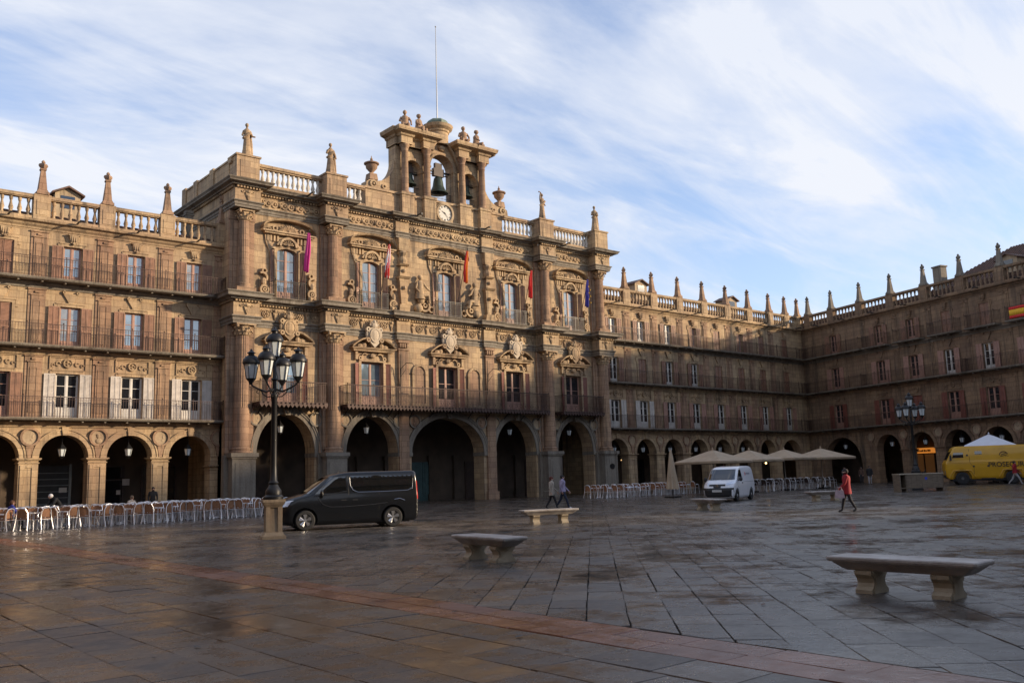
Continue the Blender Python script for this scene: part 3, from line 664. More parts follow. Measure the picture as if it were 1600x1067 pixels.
# ------------------------------------------------------------------ town hall
PX, PY = 40.7, -1.1
TH = E('town_hall', (PX, PY, 0), 0, 'ornate golden town hall with giant columns, statues and a bell gable with clock', 'building')
HWP = 17.55; CB = 8.5
BAYS = ((-13.38, 2.1), (-6.72, 2.15), (0, 3.38), (6.72, 2.15), (13.38, 2.1))
COLX = (-16.7, -10.08, 10.08, 16.7); PILX = (-4.1, 4.1)
def th_wall():
    edges = (-HWP, -10.08, -4.1, 4.1, 10.08, HWP)
    for (c, hw), a, d in zip(BAYS, edges[:-1], edges[1:]):
        mb = MB(); st = 3.68 if hw < 3 else 3.68; rise = 2.62
        arch_panel(mb, a, d, c, hw, st, 6.55, 0, 1.3, rise, 24)
        mb.box(a, c-hw, 0, 1.3, 0, st); mb.box(c+hw, d, 0, 1.3, 0, st)
        w1 = .92; mb.box(a, c-w1, 0, .6, 6.55, 12.3); mb.box(c+w1, d, 0, .6, 6.55, 12.3); mb.box(c-w1, c+w1, 0, .6, 10.15, 12.3); mb.box(c-w1, c+w1, .02, .6, 6.55, 7.0)
        w2 = .78; mb.box(a, c-w2, 0, .6, 12.3, 20.0); mb.box(c+w2, d, 0, .6, 12.3, 20.0); mb.box(c-w2, c+w2, 0, .6, 12.3, 14.1)
        arch_panel(mb, c-w2, c+w2, c, w2, 17.25, 20.0, 0, .6, .38, 10)
        mb.box(a, d, 0, .6, 20.0, 21.3)
        O('wall_bay', mb.mesh('wall_bay', STONE), TH)
        mb = MB(); k = rise/hw
        for (r0, r1, y) in ((0, .26, -.09), (.26, .40, -.14), (.40, .46, -.19)): 
            vs = []; N = 26
            for i in range(N+1):
                t = pi*i/N; cc, ss = math.cos(t), math.sin(t)
                for (q, yy) in ((r0, y), (r1, y), (r1, .05), (r0, .05)): vs.append((c+(hw+q)*cc, yy, st+(rise+q)*ss))
            mb.add(vs, [(i*4+j, i*4+(j+1) % 4, (i+1)*4+(j+1) % 4, (i+1)*4+j) for i in range(N) for j in range(4)])
        mb.box(c-hw-.44, c-hw+.03, -.14, 1.35, st-.28, st); mb.box(c+hw-.03, c+hw+.44, -.14, 1.35, st-.28, st)
        O('archivolt', mb.mesh('archivolt', STONE_G, True), TH)
        mb = MB(); mb.prism([(c-.17, st+rise-.1), (c+.17, st+rise-.1), (c+.27, 6.62), (c-.27, 6.62)], -.34, .1); mb.ball((c, -.36, st+rise+.2), .17, 8, 5, (1, .8, 1.3)); O('keystone', mb.mesh('keystone', STONE_G), TH)
        # medallions in the spandrels
        for s in (-1, 1):
            x = c+s*(hw+.05 if hw < 3 else hw-.25); me = medallion_mesh(.42, hw > 3, .08)
            O('medallion', me.mesh('medallion', [STONE_G, STONE_P if hw > 3 else STONE_L]), TH, (x, -.06, 5.95))
    # sides and back of the block above the wings
    mb = MB(); mb.box(-HWP, -HWP+.6, .6, CB, 0, 21.3); mb.box(HWP-.6, HWP, .6, CB, 0, 21.3); mb.box(-HWP, HWP, CB, CB+.4, 0, 21.3); mb.box(-HWP, HWP, .6, CB, 21.2, 21.3)
    O('side_wall', mb.mesh('side_wall', STONE), TH)
    mb = MB(); mb.box(-HWP+.6, HWP-.6, .75, CB, 6.6, 21.1); O('building_core', mb.mesh('building_core', PLASTER_D), TH)
th_wall()
# arcade behind the arches
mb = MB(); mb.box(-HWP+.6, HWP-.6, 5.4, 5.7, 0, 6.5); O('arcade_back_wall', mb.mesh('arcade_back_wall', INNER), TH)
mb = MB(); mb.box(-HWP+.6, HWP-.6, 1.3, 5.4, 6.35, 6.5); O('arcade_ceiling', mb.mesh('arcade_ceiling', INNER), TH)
TEAL = mat('teal_door_paint', (.05, .10, .10), .6, var=.3)
for k, c in enumerate((-13.38, -6.72, 0, 6.72, 13.38)):
    for s in (-1, 1):
        mb = MB(); mb.box(-.35, .35, -.25, .02, 0, 3.3); mb.box(-.43, .43, -.33, .02, 3.3, 3.6); mb.box(-.43, .43, -.33, .02, 0, .5); O('inner_pilaster', mb.mesh('inner_pilaster', INNER), TH, (c+s*2.1, 5.4, 0))
    mb = MB(); mb.box(-1.2, -.02, -.08, .0, 0, 3.1); mb.box(.02, 1.2, -.08, 0, 0, 3.1)
    for sx in (-.62, .62):
        for (z0, z1) in ((.2, 1.2), (1.4, 2.9)): mb.box(sx-.42, sx+.42, -.12, -.08, z0, z1)
    O('portal_door', mb.mesh('portal_door', TEAL if k == 2 else DARKWOOD), TH, (c+(1.2 if k == 2 else 0), 5.38, 0))
# column pedestals
pd = MB(); pd.box(-.78, .78, -.98, .05, .5, 3.3); pd.box(-.86, .86, -1.06, .05, 0, .42); pd.frustum((0, -.5), .86, .79, .42, .52, .56, .49); pd.box(-.84, .84, -1.04, .05, 3.3, 3.42); pd.box(-.92, .92, -1.12, .05, 3.42, 3.68); pd.box(-.58, .58, -1.01, -.9, .8, 3.05)
pd.box(-1.05, 1.05, -.3, .05, 0, 3.55)
pdm = pd.mesh('pedestal', STONE_G)
# columns: plain lower drum, fluted above
def column_mesh(h, r, plain, m, flutes=20):
    b = MB(); b.lathe([(r*1.32, 0), (r*1.32, .12), (r*1.16, .16), (r*1.24, .24), (r*1.24, .30), (r*1.04, .36)], 24)
    n = flutes*3; pr = [(r, .36), (r*1.01, h*.3), (r*.985, plain)]
    b.lathe(pr, n); 
    b.lathe([(r*.985, plain), (r*.95, plain+(h-plain)*.55), (r*.87, h)], n, wob=lambda a, z: 1-.075*(.5+.5*math.cos(a*flutes)) if z > plain+.001 or True else 1)
    return b.mesh('column', m, True, 28)
def capital_mesh(r, h, m):
    b = MB(); b.lathe([(r*.9, 0), (r*1.0, .04), (r*.9, .08), (r*.92, h*.4), (r*1.1, h*.75), (r*1.3, h*.88)], 18); b.box(-r*1.42, r*1.42, -r*1.42, r*1.42, h*.88, h)
    for row, (z0, z1, rr, n) in enumerate(((.06, h*.45, r*.98, 8), (h*.25, h*.72, r*1.03, 8))):
        for k in range(n):
            a = 2*pi*(k+.5*row)/n; ca, sa = math.cos(a), math.sin(a); w = .34*r
            def pt(o, z, s): return ((rr+o)*ca-s*sa, (rr+o)*sa+s*ca, z)
            vs = [pt(0, z0, -w), pt(.05, z0, 0), pt(0, z0, w), pt(.04, (z0+z1)/2, -w), pt(.11, (z0+z1)/2, 0), pt(.04, (z0+z1)/2, w), pt(.15, z1, -w*.7), pt(.22, z1, 0), pt(.15, z1, w*.7), pt(.24, z1-.08, -w*.4), pt(.28, z1-.1, 0), pt(.24, z1-.08, w*.4)]
            b.add(vs, [(i*3+j, i*3+j+1, i*3+j+4, i*3+j+3) for i in range(3) for j in range(2)])
    for sx in (-1, 1):
        for sy in (-1, 1): b.ball((sx*r*1.22, sy*r*1.22, h*.78), .13*r/.5, 6, 5)
    return b.mesh('capital', m)
C1 = column_mesh(7.55, .50, 2.9, STONE_P); K1 = capital_mesh(.47, .78, STONE); C2 = column_mesh(4.55, .38, 1.5, STONE_P, 18); K2 = capital_mesh(.37, .66, STONE)
rsp = MB(); rsp.box(-.95, .95, -.16, .05, 3.68, 11.25); rsp.box(-.72, .72, -.26, -.1, 3.9, 11.2); rsp.box(-.95, .95, -.2, .05, 11.25, 11.95); rspm = rsp.mesh('respond', STONE_P)
rs2 = MB(); rs2.box(-.85, .85, -.14, .05, 14.0, 19.1); rs2.box(-.62, .62, -.22, -.1, 14.4, 19.0); rs2.box(-.9, .9, -.19, .05, 19.1, 19.7); rs2m = rs2.mesh('respond', STONE_P)
pl2 = MB(); pl2.box(-.66, .66, -1.0, .05, 14.0, 14.42); pl2m = pl2.mesh('column_plinth', STONE_P)
for x in COLX:
    O('pedestal', pdm, TH, (x, 0, 0)); O('respond', rspm, TH, (x, 0, 0)); O('respond', rs2m, TH, (x, 0, 0)); O('column_plinth', pl2m, TH, (x, 0, 0))
    c = O('column', C1, TH, (x, -.42, 3.68)); O('capital', K1, c, (0, 0, 7.55)); c = O('column', C2, TH, (x, -.42, 14.42)); O('capital', K2, c, (0, 0, 4.58))
# flat pilasters beside the middle bay, stacked herm pilasters above
p1 = MB(); p1.box(-.42, .42, -.2, .05, .6, 11.2); p1.box(-.52, .52, -.3, .05, 0, .62); p1.box(-.3, .3, -.24, -.15, 1.0, 10.9); p1.box(-.5, .5, -.28, .05, 11.2, 11.32); p1.box(-.5, .5, -.3, .05, 11.75, 11.95)
for k in range(4): p1.box(-.36+k*.2, -.24+k*.2, -.3, .0, 11.4, 11.7)
p1m = p1.mesh('pilaster', STONE_P)
p2 = MB(); p2.frustum((0, -.1), .45, .45, 14.0, 14.6, .3); p2.frustum((0, -.1), .18, .40, 14.6, 16.6, .2, .28); p2.frustum((0, -.12), .48, .48, 16.6, 16.75, .32); p2.frustum((0, -.1), .34, .22, 16.75, 17.6, .25, .2); p2.frustum((0, -.12), .42, .42, 17.6, 17.72, .3); p2.lathe([(.3, 17.72), (.38, 18.0), (.26, 18.3), (.42, 18.6), (.3, 18.75)], 10, (0, -.15)); p2.frustum((0, -.12), .4, .5, 18.75, 19.7, .28, .38); p2.ball((0, -.42, 15.9), .16, 7, 5); p2.ball((0, -.38, 17.2), .15, 7, 5)
p2m = p2.mesh('herm_pilaster', STONE)
for x in PILX: O('pilaster', p1m, TH, (x, 0, 0)); O('herm_pilaster', p2m, TH, (x, 0, 0))
# entablatures, broken forward over the columns
def broken(extra=.0, w=.86, d=.98, w2=.55, d2=.22):
    path = [(-HWP, CB), (-HWP, -.0)]
    pts = sorted([(x, w, d) for x in COLX]+[(x, w2, d2) for x in PILX])
    p = [(-HWP, CB)]
    for i, (x, ww, dd) in enumerate(pts):
        a, b = x-ww, x+ww
        if i == 0: p += [(-HWP, -dd), (b, -dd), (b, 0)]
        elif i == len(pts)-1: p += [(a, 0), (a, -dd), (HWP, -dd)]
        else: p += [(a, 0), (a, -dd), (b, -dd), (b, 0)]
    p.append((HWP, CB)); return p
BP = broken()
def ent(z, h1, h2, h3, tag_):
    a = MB(); a.sweep(BP, [(-.3, z), (.05, z), (.05, z+h1*.35), (.1, z+h1*.36), (.1, z+h1*.72), (.2, z+h1*.86), (.2, z+h1), (-.3, z+h1)]); O('architrave', a.mesh('architrave', STONE_G), TH)
    a = MB(); a.sweep(BP, [(-.3, z+h1), (.04, z+h1), (.04, z+h1+h2), (-.3, z+h1+h2)]); O('frieze', a.mesh('frieze', STONE), TH)
    zc = z+h1+h2
    a = MB(); a.sweep(BP, [(-.3, zc+.16), (.3, zc+.16), (.34, zc+.24), (.62, zc+.3), (.64, zc+h3-.14), (.74, zc+h3-.04), (.74, zc+h3), (-.3, zc+h3+.03)]); O('cornice', a.mesh('cornice', STONE_G), TH)
    d = MB(); step = .21
    for (p, q) in zip(BP[:-1], BP[1:]):
        p = Vector(p); q = Vector(q); l = (q-p).length; dr = (q-p)/l; nn = Vector((dr.y, -dr.x)); n = int(l/step)
        for k in range(n):
            c = p+dr*(l*(k+.5)/n); 
            d.add([(c+dr*sx*.06+nn*o).to_3d()[:2]+(zz,) for zz in (zc+.01, zc+.16) for (sx, o) in ((-1, 0), (1, 0), (1, .2), (-1, .2))], [(0, 1, 2, 3), (4, 5, 6, 7), (2, 3, 7, 6), (1, 2, 6, 5), (3, 0, 4, 7)])
    O('dentils', fixn(d.mesh('dentils', STONE)), TH)['kind'] = 'stuff'
ent(12.0, .5, .9, .62, 1); ent(19.75, .45, .82, .52, 2)
def rosette_mesh(r):
    b = MB(); b.ring(0, 0, r*.86, r, -.07, .03, n=14); b.ball((0, -.06, 0), r*.24, 7, 4)
    for k in range(6): a = 2*pi*k/6; b.ball((r*.5*math.cos(a), -.03, r*.5*math.sin(a)), r*.27, 6, 4, (1, .5, 1))
    return b.mesh('rosette', STONE)
def tassel_mesh(h):
    b = MB(); b.prism([(-.16, h*.5), (.16, h*.5), (.11, .05*h), (.0, -h*.5), (-.11, .05*h)], -.09, .03); b.ball((0, -.07, h*.33), .13, 7, 4); b.ball((0, -.06, -h*.1), .09, 6, 4, (1, .8, 1.6)); b.ring(-.22, h*.3, .04, .09, -.06, .03, n=8); b.ring(.22, h*.3, .04, .09, -.06, .03, n=8)
    return b.mesh('frieze_pendant', STONE)
RO = rosette_mesh(.30); TA = tassel_mesh(.72); SCROLL = MB()
for s in (-1, 1): SCROLL.ring(s*.36, 0, .14, .24, -.08, .03, n=14); SCROLL.ball((s*.36, -.05, 0), .1, 6, 4); SCROLL.ring(s*.08, .12, .06, .11, -.08, .03, n=8)
SCROLL.ball((0, -.06, -.05), .15, 7, 5); SCROLL = SCROLL.mesh('frieze_scroll', STONE)
segs = [(-15.8, -11.0), (-9.15, -4.75), (-3.5, 3.5), (4.75, 9.15), (11.0, 15.8)]
for (a, d) in segs:
    n = round((d-a)/.62)
    for k in range(n):
        x = a+(d-a)*(k+.5)/n; O('rosette' if k % 2 else 'frieze_pendant', RO if k % 2 else TA, TH, (x, -.04, 12.95))
    n = round((d-a)/1.2)
    for k in range(n): O('frieze_scroll', SCROLL, TH, (a+(d-a)*(k+.5)/n, -.04, 20.6))
for x in COLX:
    for z, q in ((12.95, TA), (20.6, TA)): O('frieze_pendant', q, TH, (x, -1.02, z), (0, 0, 0), (1.5, 1, 1))
# first-floor windows with broken pediments and shields
fr1, pn1 = window_meshes(.92, 3.12, PINK_F, GLASS_B, .75, rails=1); _, pn1d = window_meshes(.92, 3.12, PINK_F, GLASS_D, .75); sh1 = shutter_mesh(.62, 3.05, RED_S, 1); sh1b = shutter_mesh(.62, 3.05, RED_S, 1)
SHIELD = stone('white_shield_stone', (.62, .53, .41), (.52, .43, .32), (.44, .34, .24), .35, False)
def shield_mesh(m, big):
    b = MB(); b.prism([(-.42, .42), (-.2, .5), (0, .42), (.2, .5), (.42, .42), (.44, .0), (.3, -.45), (0, -.72), (-.3, -.45), (-.44, .0)], -.28, .05)
    b.ball((0, -.26, .02), .33, 10, 6, (1, .45, 1.25)); b.ring(0, .02, .3, .37, -.36, -.2, n=16, sz=1.2)
    for s in (-1, 1):
        b.ring(s*.44, .38, .07, .16, -.26, .03, n=10); b.ring(s*.46, -.25, .06, .15, -.24, .03, n=10); b.ball((s*.5, -.14, .08), .15, 7, 5, (.7, .7, 1.6))
    b.ball((0, -.2, .62), .24, 8, 5, (1.1, .7, .8)); b.ball((0, -.2, .84), .14, 7, 5)
    for k in range(5): a = pi*(k+.5)/5; b.ball((.3*math.cos(a), -.2, .58+.26*math.sin(a)), .08, 5, 4)
    return b.mesh('coat_of_arms', m)
SH_W = shield_mesh(SHIELD, 0); SH_G = shield_mesh(STONE, 0)
def pediment1():
    b = MB(); b.box(-1.75, 1.75, -.42, .05, 11.02, 11.10); b.box(-1.66, 1.66, -.34, .05, 10.9, 11.02); b.box(-1.85, 1.85, -.5, .05, 11.10, 11.16)
    for s in (-1, 1):
        n = 9; vs = []
        for i in range(n+1):
            t = i/n; x = s*(1.8-1.25*t); z = 11.16+.62*math.sin(t*pi*.5); 
            for (dz, y) in ((0, -.5), (.12, -.55), (.12, .05), (0, .05)): vs.append((x, y, z+dz))
        b.add(vs, [(i*4+j, i*4+(j+1) % 4, (i+1)*4+(j+1) % 4, (i+1)*4+j) for i in range(n) for j in range(4)])
        b.ring(s*.55, 11.72, .06, .17, -.55, .05, n=12); b.ball((s*1.05, -.2, 11.28), .2, 7, 5, (1.3, .6, .8)); b.ball((s*.72, -.2, 11.35), .2, 7, 5, (1, .6, 1))
    for s in (-1, 1):
        b.box(s*1.35-.1, s*1.35+.1, -.22, .05, 10.3, 10.9); b.ring(s*.62, 10.52, .2, .28, -.16, .05, 0 if s > 0 else pi*.25, pi*.75 if s > 0 else pi, 8); b.ring(s*1.0, 10.42, .07, .16, -.16, .05, n=10)
    b.ball((0, -.12, 10.62), .2, 8, 5, (1.3, .8, .9)); b.box(-1.12, 1.12, -.14, .05, 10.18, 10.28); 
    for s in (-1, 1): b.box(s*1.02-.1, s*1.02+.1, -.12, .04, 7.0, 10.2)
    return b.mesh('broken_pediment', STONE)
PED1 = pediment1()
for k, (c, hw) in enumerate(BAYS):
    o = O('window', fr1, TH, (c, .3, 7.0)); pn = pn1 if k < 2 else pn1d
    O('pane', pn, o); O('pane', pn, o, (0, 0, 0), (0, 0, pi))
    O('shutter', sh1, o, (.9, -.28, .02), (0, 0, rad(-24))); O('shutter', sh1, o, (-.9, -.28, .02), (0, 0, rad(18)), (-1, 1, 1))
    O('broken_pediment', PED1, TH, (c, 0, 0)); O('coat_of_arms', SH_W if k in (1, 3) else (SHIELD and SH_W if k == 2 else SH_G), TH, (c, -.2, 12.05), (0, 0, 0), (1.15, 1, 1.2))
# arched niches and wall lamps
for s in (-1, 1):
    x = s*2.6; mb = MB(); mb.ring(x, 9.6, .5, .68, -.12, .05, 0, pi, 14); mb.box(x-.68, x-.5, -.12, .05, 7.3, 9.6); mb.box(x+.5, x+.68, -.12, .05, 7.3, 9.6); mb.box(x-.75, x+.75, -.2, .05, 7.1, 7.3); mb.box(x-.72, x-.48, -.16, .05, 9.5, 9.6); mb.box(x+.48, x+.72, -.16, .05, 9.5, 9.6)
    mb.cur = 1; mb.prism([(x-.5, 7.3), (x+.5, 7.3)]+[(x+.5*math.cos(pi*q/14), 9.6+.5*math.sin(pi*q/14)) for q in range(15)], -.03, .05); O('niche', mb.mesh('niche', [STONE, STONE_P]), TH)
    la = MB(); la.tube([(s*4.1-.35, -.2, 8.2), (s*4.1-.35, -.35, 9.8), (s*4.1-.1, -.7, 10.2), (s*4.1+.25, -1.0, 10.15), (s*4.1+.35, -1.05, 9.9)], .025, 5); la.tube([(s*4.1-.35, -.3, 9.2), (s*4.1-.1, -.6, 9.7)], .018, 4); O('wall_bracket', la.mesh('wall_bracket', IRON), TH)
# balconies with pointed fringe
def balcony(x0, x1, name_lab):
    z = 6.98; D = 1.28; mb = MB(); mb.box(x0, x1, -D, 0, z-.14, z); mb.box(x0+.08, x1-.08, -D+.1, 0, z-.24, z-.14)
    o = O('balcony_slab', mb.mesh('balcony_slab', RUST), TH)
    fr = MB(); n = int((x1-x0)/.3)
    for k in range(n):
        c = x0+(x1-x0)*(k+.5)/n; w = (x1-x0)/n*.5; fr.prism([(c-w, z-.13), (c+w, z-.13), (c+w*.9, z-.2), (c, z-.38), (c-w*.9, z-.2)], -D-.03, -D+.02); fr.ball((c-w, -D-.02, z-.06), .06, 5, 4)
    for xx in (x0, x1):
        for k in range(4): y = -D+(k+.5)*D/4; w = D/8; fr.prism([(y-w, z-.13), (y+w, z-.13), (y, z-.38)], xx-.03, xx+.03, 'x')
    O('fringe', fixn(fr.mesh('fringe', RUST)), o)
    rb = MB(); railing(rb, [(x0+.05, 0), (x0+.05, -D+.06), (x1-.05, -D+.06), (x1-.05, 0)], z, 1.35, .13, .013, 2.2)
    m = int((x1-x0)/.55)
    for k in range(m): c = x0+(x1-x0)*(k+.5)/m; rb.ring(c, z+.27, .11, .135, -D+.05, -D+.07, n=10)
    rb.tube([(x0+.05, -D+.06, z+.45), (x1-.05, -D+.06, z+.45)], .012, 4); rb.tube([(x0+.05, -D+.06, z+1.35), (x1-.05, -D+.06, z+1.35)], .04, 6)
    O('balcony_railing', rb.mesh('balcony_railing', RUST), o)
    br = MB()
    for k in range(max(2, int((x1-x0)/1.6))): c = x0+.4+(x1-x0-.8)*k/max(1, int((x1-x0)/1.6)-1); br.tube([(c, -D+.2, z-.2), (c, -.6, z-.35), (c, -.05, z-.8)], .03, 4)
    O('bracket', br.mesh('bracket', IRON), o)
balcony(-9.45, 9.45, ''); balcony(-15.85, -10.95, ''); balcony(10.95, 15.85, '')
# second-floor windows, hoods, volutes
fr2, pn2 = window_meshes(.76, 3.5, PINK_F, GLASS_B, .55, rails=3); sh2 = shutter_mesh(.58, 3.3, BROWN_S, 1)
def hood():
    b = MB(); n = 16; vs = []
    b.box(-1.95, 1.95, -.44, .05, 18.62, 18.72); b.box(-1.8, 1.8, -.34, .05, 18.5, 18.62)
    for i in range(n+1):
        t = pi*i/n; x = 1.98*math.cos(t); z = 18.72+.78*math.sin(t)**.9 if 0 < i < n else 18.72
        for (dz, y) in ((0, -.46), (.13, -.56), (.13, .05), (0, .05)): vs.append((x, y, z+dz))
    b.add(vs, [(i*4+j, i*4+(j+1) % 4, (i+1)*4+(j+1) % 4, (i+1)*4+j) for i in range(n) for j in range(4)])
    for k in range(11): a = pi*(k+.5)/11; b.tube([(.1*math.cos(a), -.2, 18.76+.06*math.sin(a)), (.5*math.cos(a), -.26, 18.76+.36*math.sin(a)), (.72*math.cos(a), -.2, 18.76+.5*math.sin(a))], [.03, .075, .05], 5)
    b.ball((0, -.24, 18.8), .12, 7, 5)
    for s in (-1, 1): b.ring(s*1.0, 18.92, .1, .2, -.24, .05, n=10); b.ring(s*1.38, 18.84, .06, .13, -.2, .05, n=8)
    # ears, flutes and small arch over the window
    for k in range(13):
        x = -1.5+.25*k
        if abs(x) > .55: b.box(x-.06, x+.06, -.14, .05, 18.02, 18.42)
    b.ring(0, 17.35, .86, .98, -.2, .05, rad(28), rad(152), 12); b.ring(0, 17.75, .52, .66, -.24, .05, rad(0), pi, 12); b.ball((0, -.14, 17.86), .1, 7, 5)
    for k in range(7): a = pi*(k+.5)/7; b.tube([(.08*math.cos(a), -.12, 17.84+.06*math.sin(a)), (.36*math.cos(a), -.17, 17.84+.28*math.sin(a)), (.45*math.cos(a), -.12, 17.84+.36*math.sin(a))], [.025, .05, .03], 5)
    for s in (-1, 1):
        b.box(s*.9-.1, s*.9+.1, -.12, .05, 14.1, 17.5); b.box(s*1.1-.2, s*1.1+.2, -.16, .05, 17.5, 17.65); b.prism([(s*1.2, 18.5), (s*1.7, 18.5), (s*1.62, 17.9), (s*1.35, 17.3), (s*1.22, 16.6)] if s > 0 else [(s*1.22, 16.6), (s*1.35, 17.3), (s*1.62, 17.9), (s*1.7, 18.5), (s*1.2, 18.5)], -.1, .05)
    return b.mesh('window_hood', STONE)
HOOD = hood()
vol = MB()
vol.ring(0, .42, .2, .34, -.3, .05, n=16); vol.ring(0, .42, .06, .14, -.34, .05, n=10); vol.ball((.05, -.22, .95), .2, 7, 5, (.9, .7, 1.5)); vol.ring(.14, 1.25, .26, .4, -.26, .05, rad(60), rad(230), 9); vol.ball((-.12, -.2, .12), .2, 7, 5); vol.ball((.22, -.2, .15), .16, 6, 4)
vol.ring(-.02, 1.72, .1, .2, -.24, .05, n=10)
VOL = vol.mesh('volute', STONE)
for k, (c, hw) in enumerate(BAYS):
    o = O('window', fr2, TH, (c, .3, 14.1)); O('pane', pn2, o); O('pane', pn2, o, (0, 0, 0), (0, 0, pi))
    O('shutter', sh2, o, (.76, -.28, .02), (0, 0, rad(-38))); O('shutter', sh2, o, (-.76, -.28, .02), (0, 0, rad(12)), (-1, 1, 1))
    O('window_hood', HOOD, TH, (c, 0, 0))
    if k != 2:
        O('volute', VOL, TH, (c+1.75, 0, 14.15)); O('volute', VOL, TH, (c-1.75, 0, 14.15), (0, 0, 0), (-1, 1, 1))
    rb = MB(); railing(rb, [(c-1.15, 0), (c-1.15, -.62), (c+1.15, -.62), (c+1.15, 0)], 14.06, 1.15, .12, .01, 1.2); O('balcony_railing', rb.mesh('balcony_railing', IRON), TH)
# figures on trophies beside the middle window
for s in (-1, 1):
    b = MB(); b.ring(s*2.2, 14.75, .35, .5, -.35, .05, n=16); b.ring(s*2.2, 14.75, .1, .2, -.4, .05, n=10); b.ring(s*1.55, 14.5, .16, .28, -.3, .05, n=12); b.ball((s*2.75, -.25, 14.5), .35, 8, 6); b.ball((s*2.5, -.25, 15.2), .34, 8, 6, (1, .7, 1.2)); b.ball((s*2.1, -.3, 15.35), .25, 8, 6)
    b.lathe([(.42, 15.2), (.36, 15.6), (.25, 16.0), (.30, 16.35), (.24, 16.55), (.1, 16.68)], 10, (s*2.62, -.3), sy=.8); b.ball((s*2.6, -.34, 16.85), .17, 8, 6, (1, 1, 1.2)); b.ball((s*2.62, -.28, 16.93), .17, 8, 6)
    b.tube([(s*2.4, -.35, 16.5), (s*2.1, -.5, 16.05), (s*1.85, -.5, 15.9)], [.1, .085, .06], 7); b.tube([(s*2.86, -.3, 16.5), (s*3.05, -.4, 16.0), (s*2.8, -.5, 15.7)], [.1, .085, .06], 7); b.tube([(s*2.5, -.4, 15.5), (s*2.0, -.55, 15.5), (s*1.9, -.5, 14.9)], [.18, .14, .1], 7)
    O('seated_figure_relief', b.mesh('seated_figure_relief', STONE, True, 60), TH)
# roof balustrade
Z0, Z1 = 21.42, 23.2
for (a, d) in ((-HWP-.1, -7.4), (5.9, HWP+.1)):
    mb = MB(); mb.box(a, d, -.35, .15, Z0, Z0+.42); O('balustrade_plinth', mb.mesh('balustrade_plinth', STONE), TH); mb = MB(); mb.box(a, d, -.3, .1, Z1-.3, Z1-.2); mb.box(a, d, -.38, .18, Z1-.2, Z1); O('balustrade_rail', mb.mesh('balustrade_rail', STONE), TH)
for s in (-1, 1):
    mb = MB(); x = s*HWP; mb.box(min(x, x-s*.5), max(x, x-s*.5), .2, CB, Z0, Z1-.1); mb.box(min(x+s*.06, x-s*.56), max(x+s*.06, x-s*.56), .2, CB, Z1-.1, Z1+.02)
    for y in (3.0, 6.0, 8.2): mb.box(min(x+s*.1, x-s*.6), max(x+s*.1, x-s*.6), y-.35, y+.35, Z0, Z1+.14)
    O('side_parapet', mb.mesh('side_parapet', STONE), TH)
bmm = baluster_mesh(Z1-.3-Z0-.42, .155, mat('pale_baluster_stone', (.60, .54, .46), .8, var=.3, vscale=3), 8)
dd = MB(); dd.box(-.8, .8, -1.0, .3, Z0, Z1+.08); dd.box(-.88, .88, -1.08, .38, Z1+.08, Z1+.2); dd.box(-.55, .55, -1.03, -.9, Z0+.4, Z1-.2); ddm = dd.mesh('parapet_die', STONE)
dies = list(COLX)
for x in dies: O('parapet_die', ddm, TH, (x, 0, 0))
for (a, d) in ((-15.85, -10.95), (-9.2, -7.5), (6.0, 9.2), (10.95, 15.85)):
    n = round((d-a)/.385)
    for k in range(n): O('baluster', bmm, TH, (a+(d-a)*(k+.5)/n, -.1, Z0+.42))
sp_ = MB(); sp_.tube([(0, -.5, 21.45), (0, -1.15, 21.55), (0, -1.5, 21.5)], [.07, .06, .1], 6); spm2 = sp_.mesh('waterspout', IRON)
for x in (-15.2, -12.2, -8.9, -3.2, 3.4, 8.6, 12.3, 15.4): O('waterspout', spm2, TH, (x, -.1, 0))
O('waterspout', spm2, TH, (HWP-.3, 0, 0), (0, 0, rad(50)))
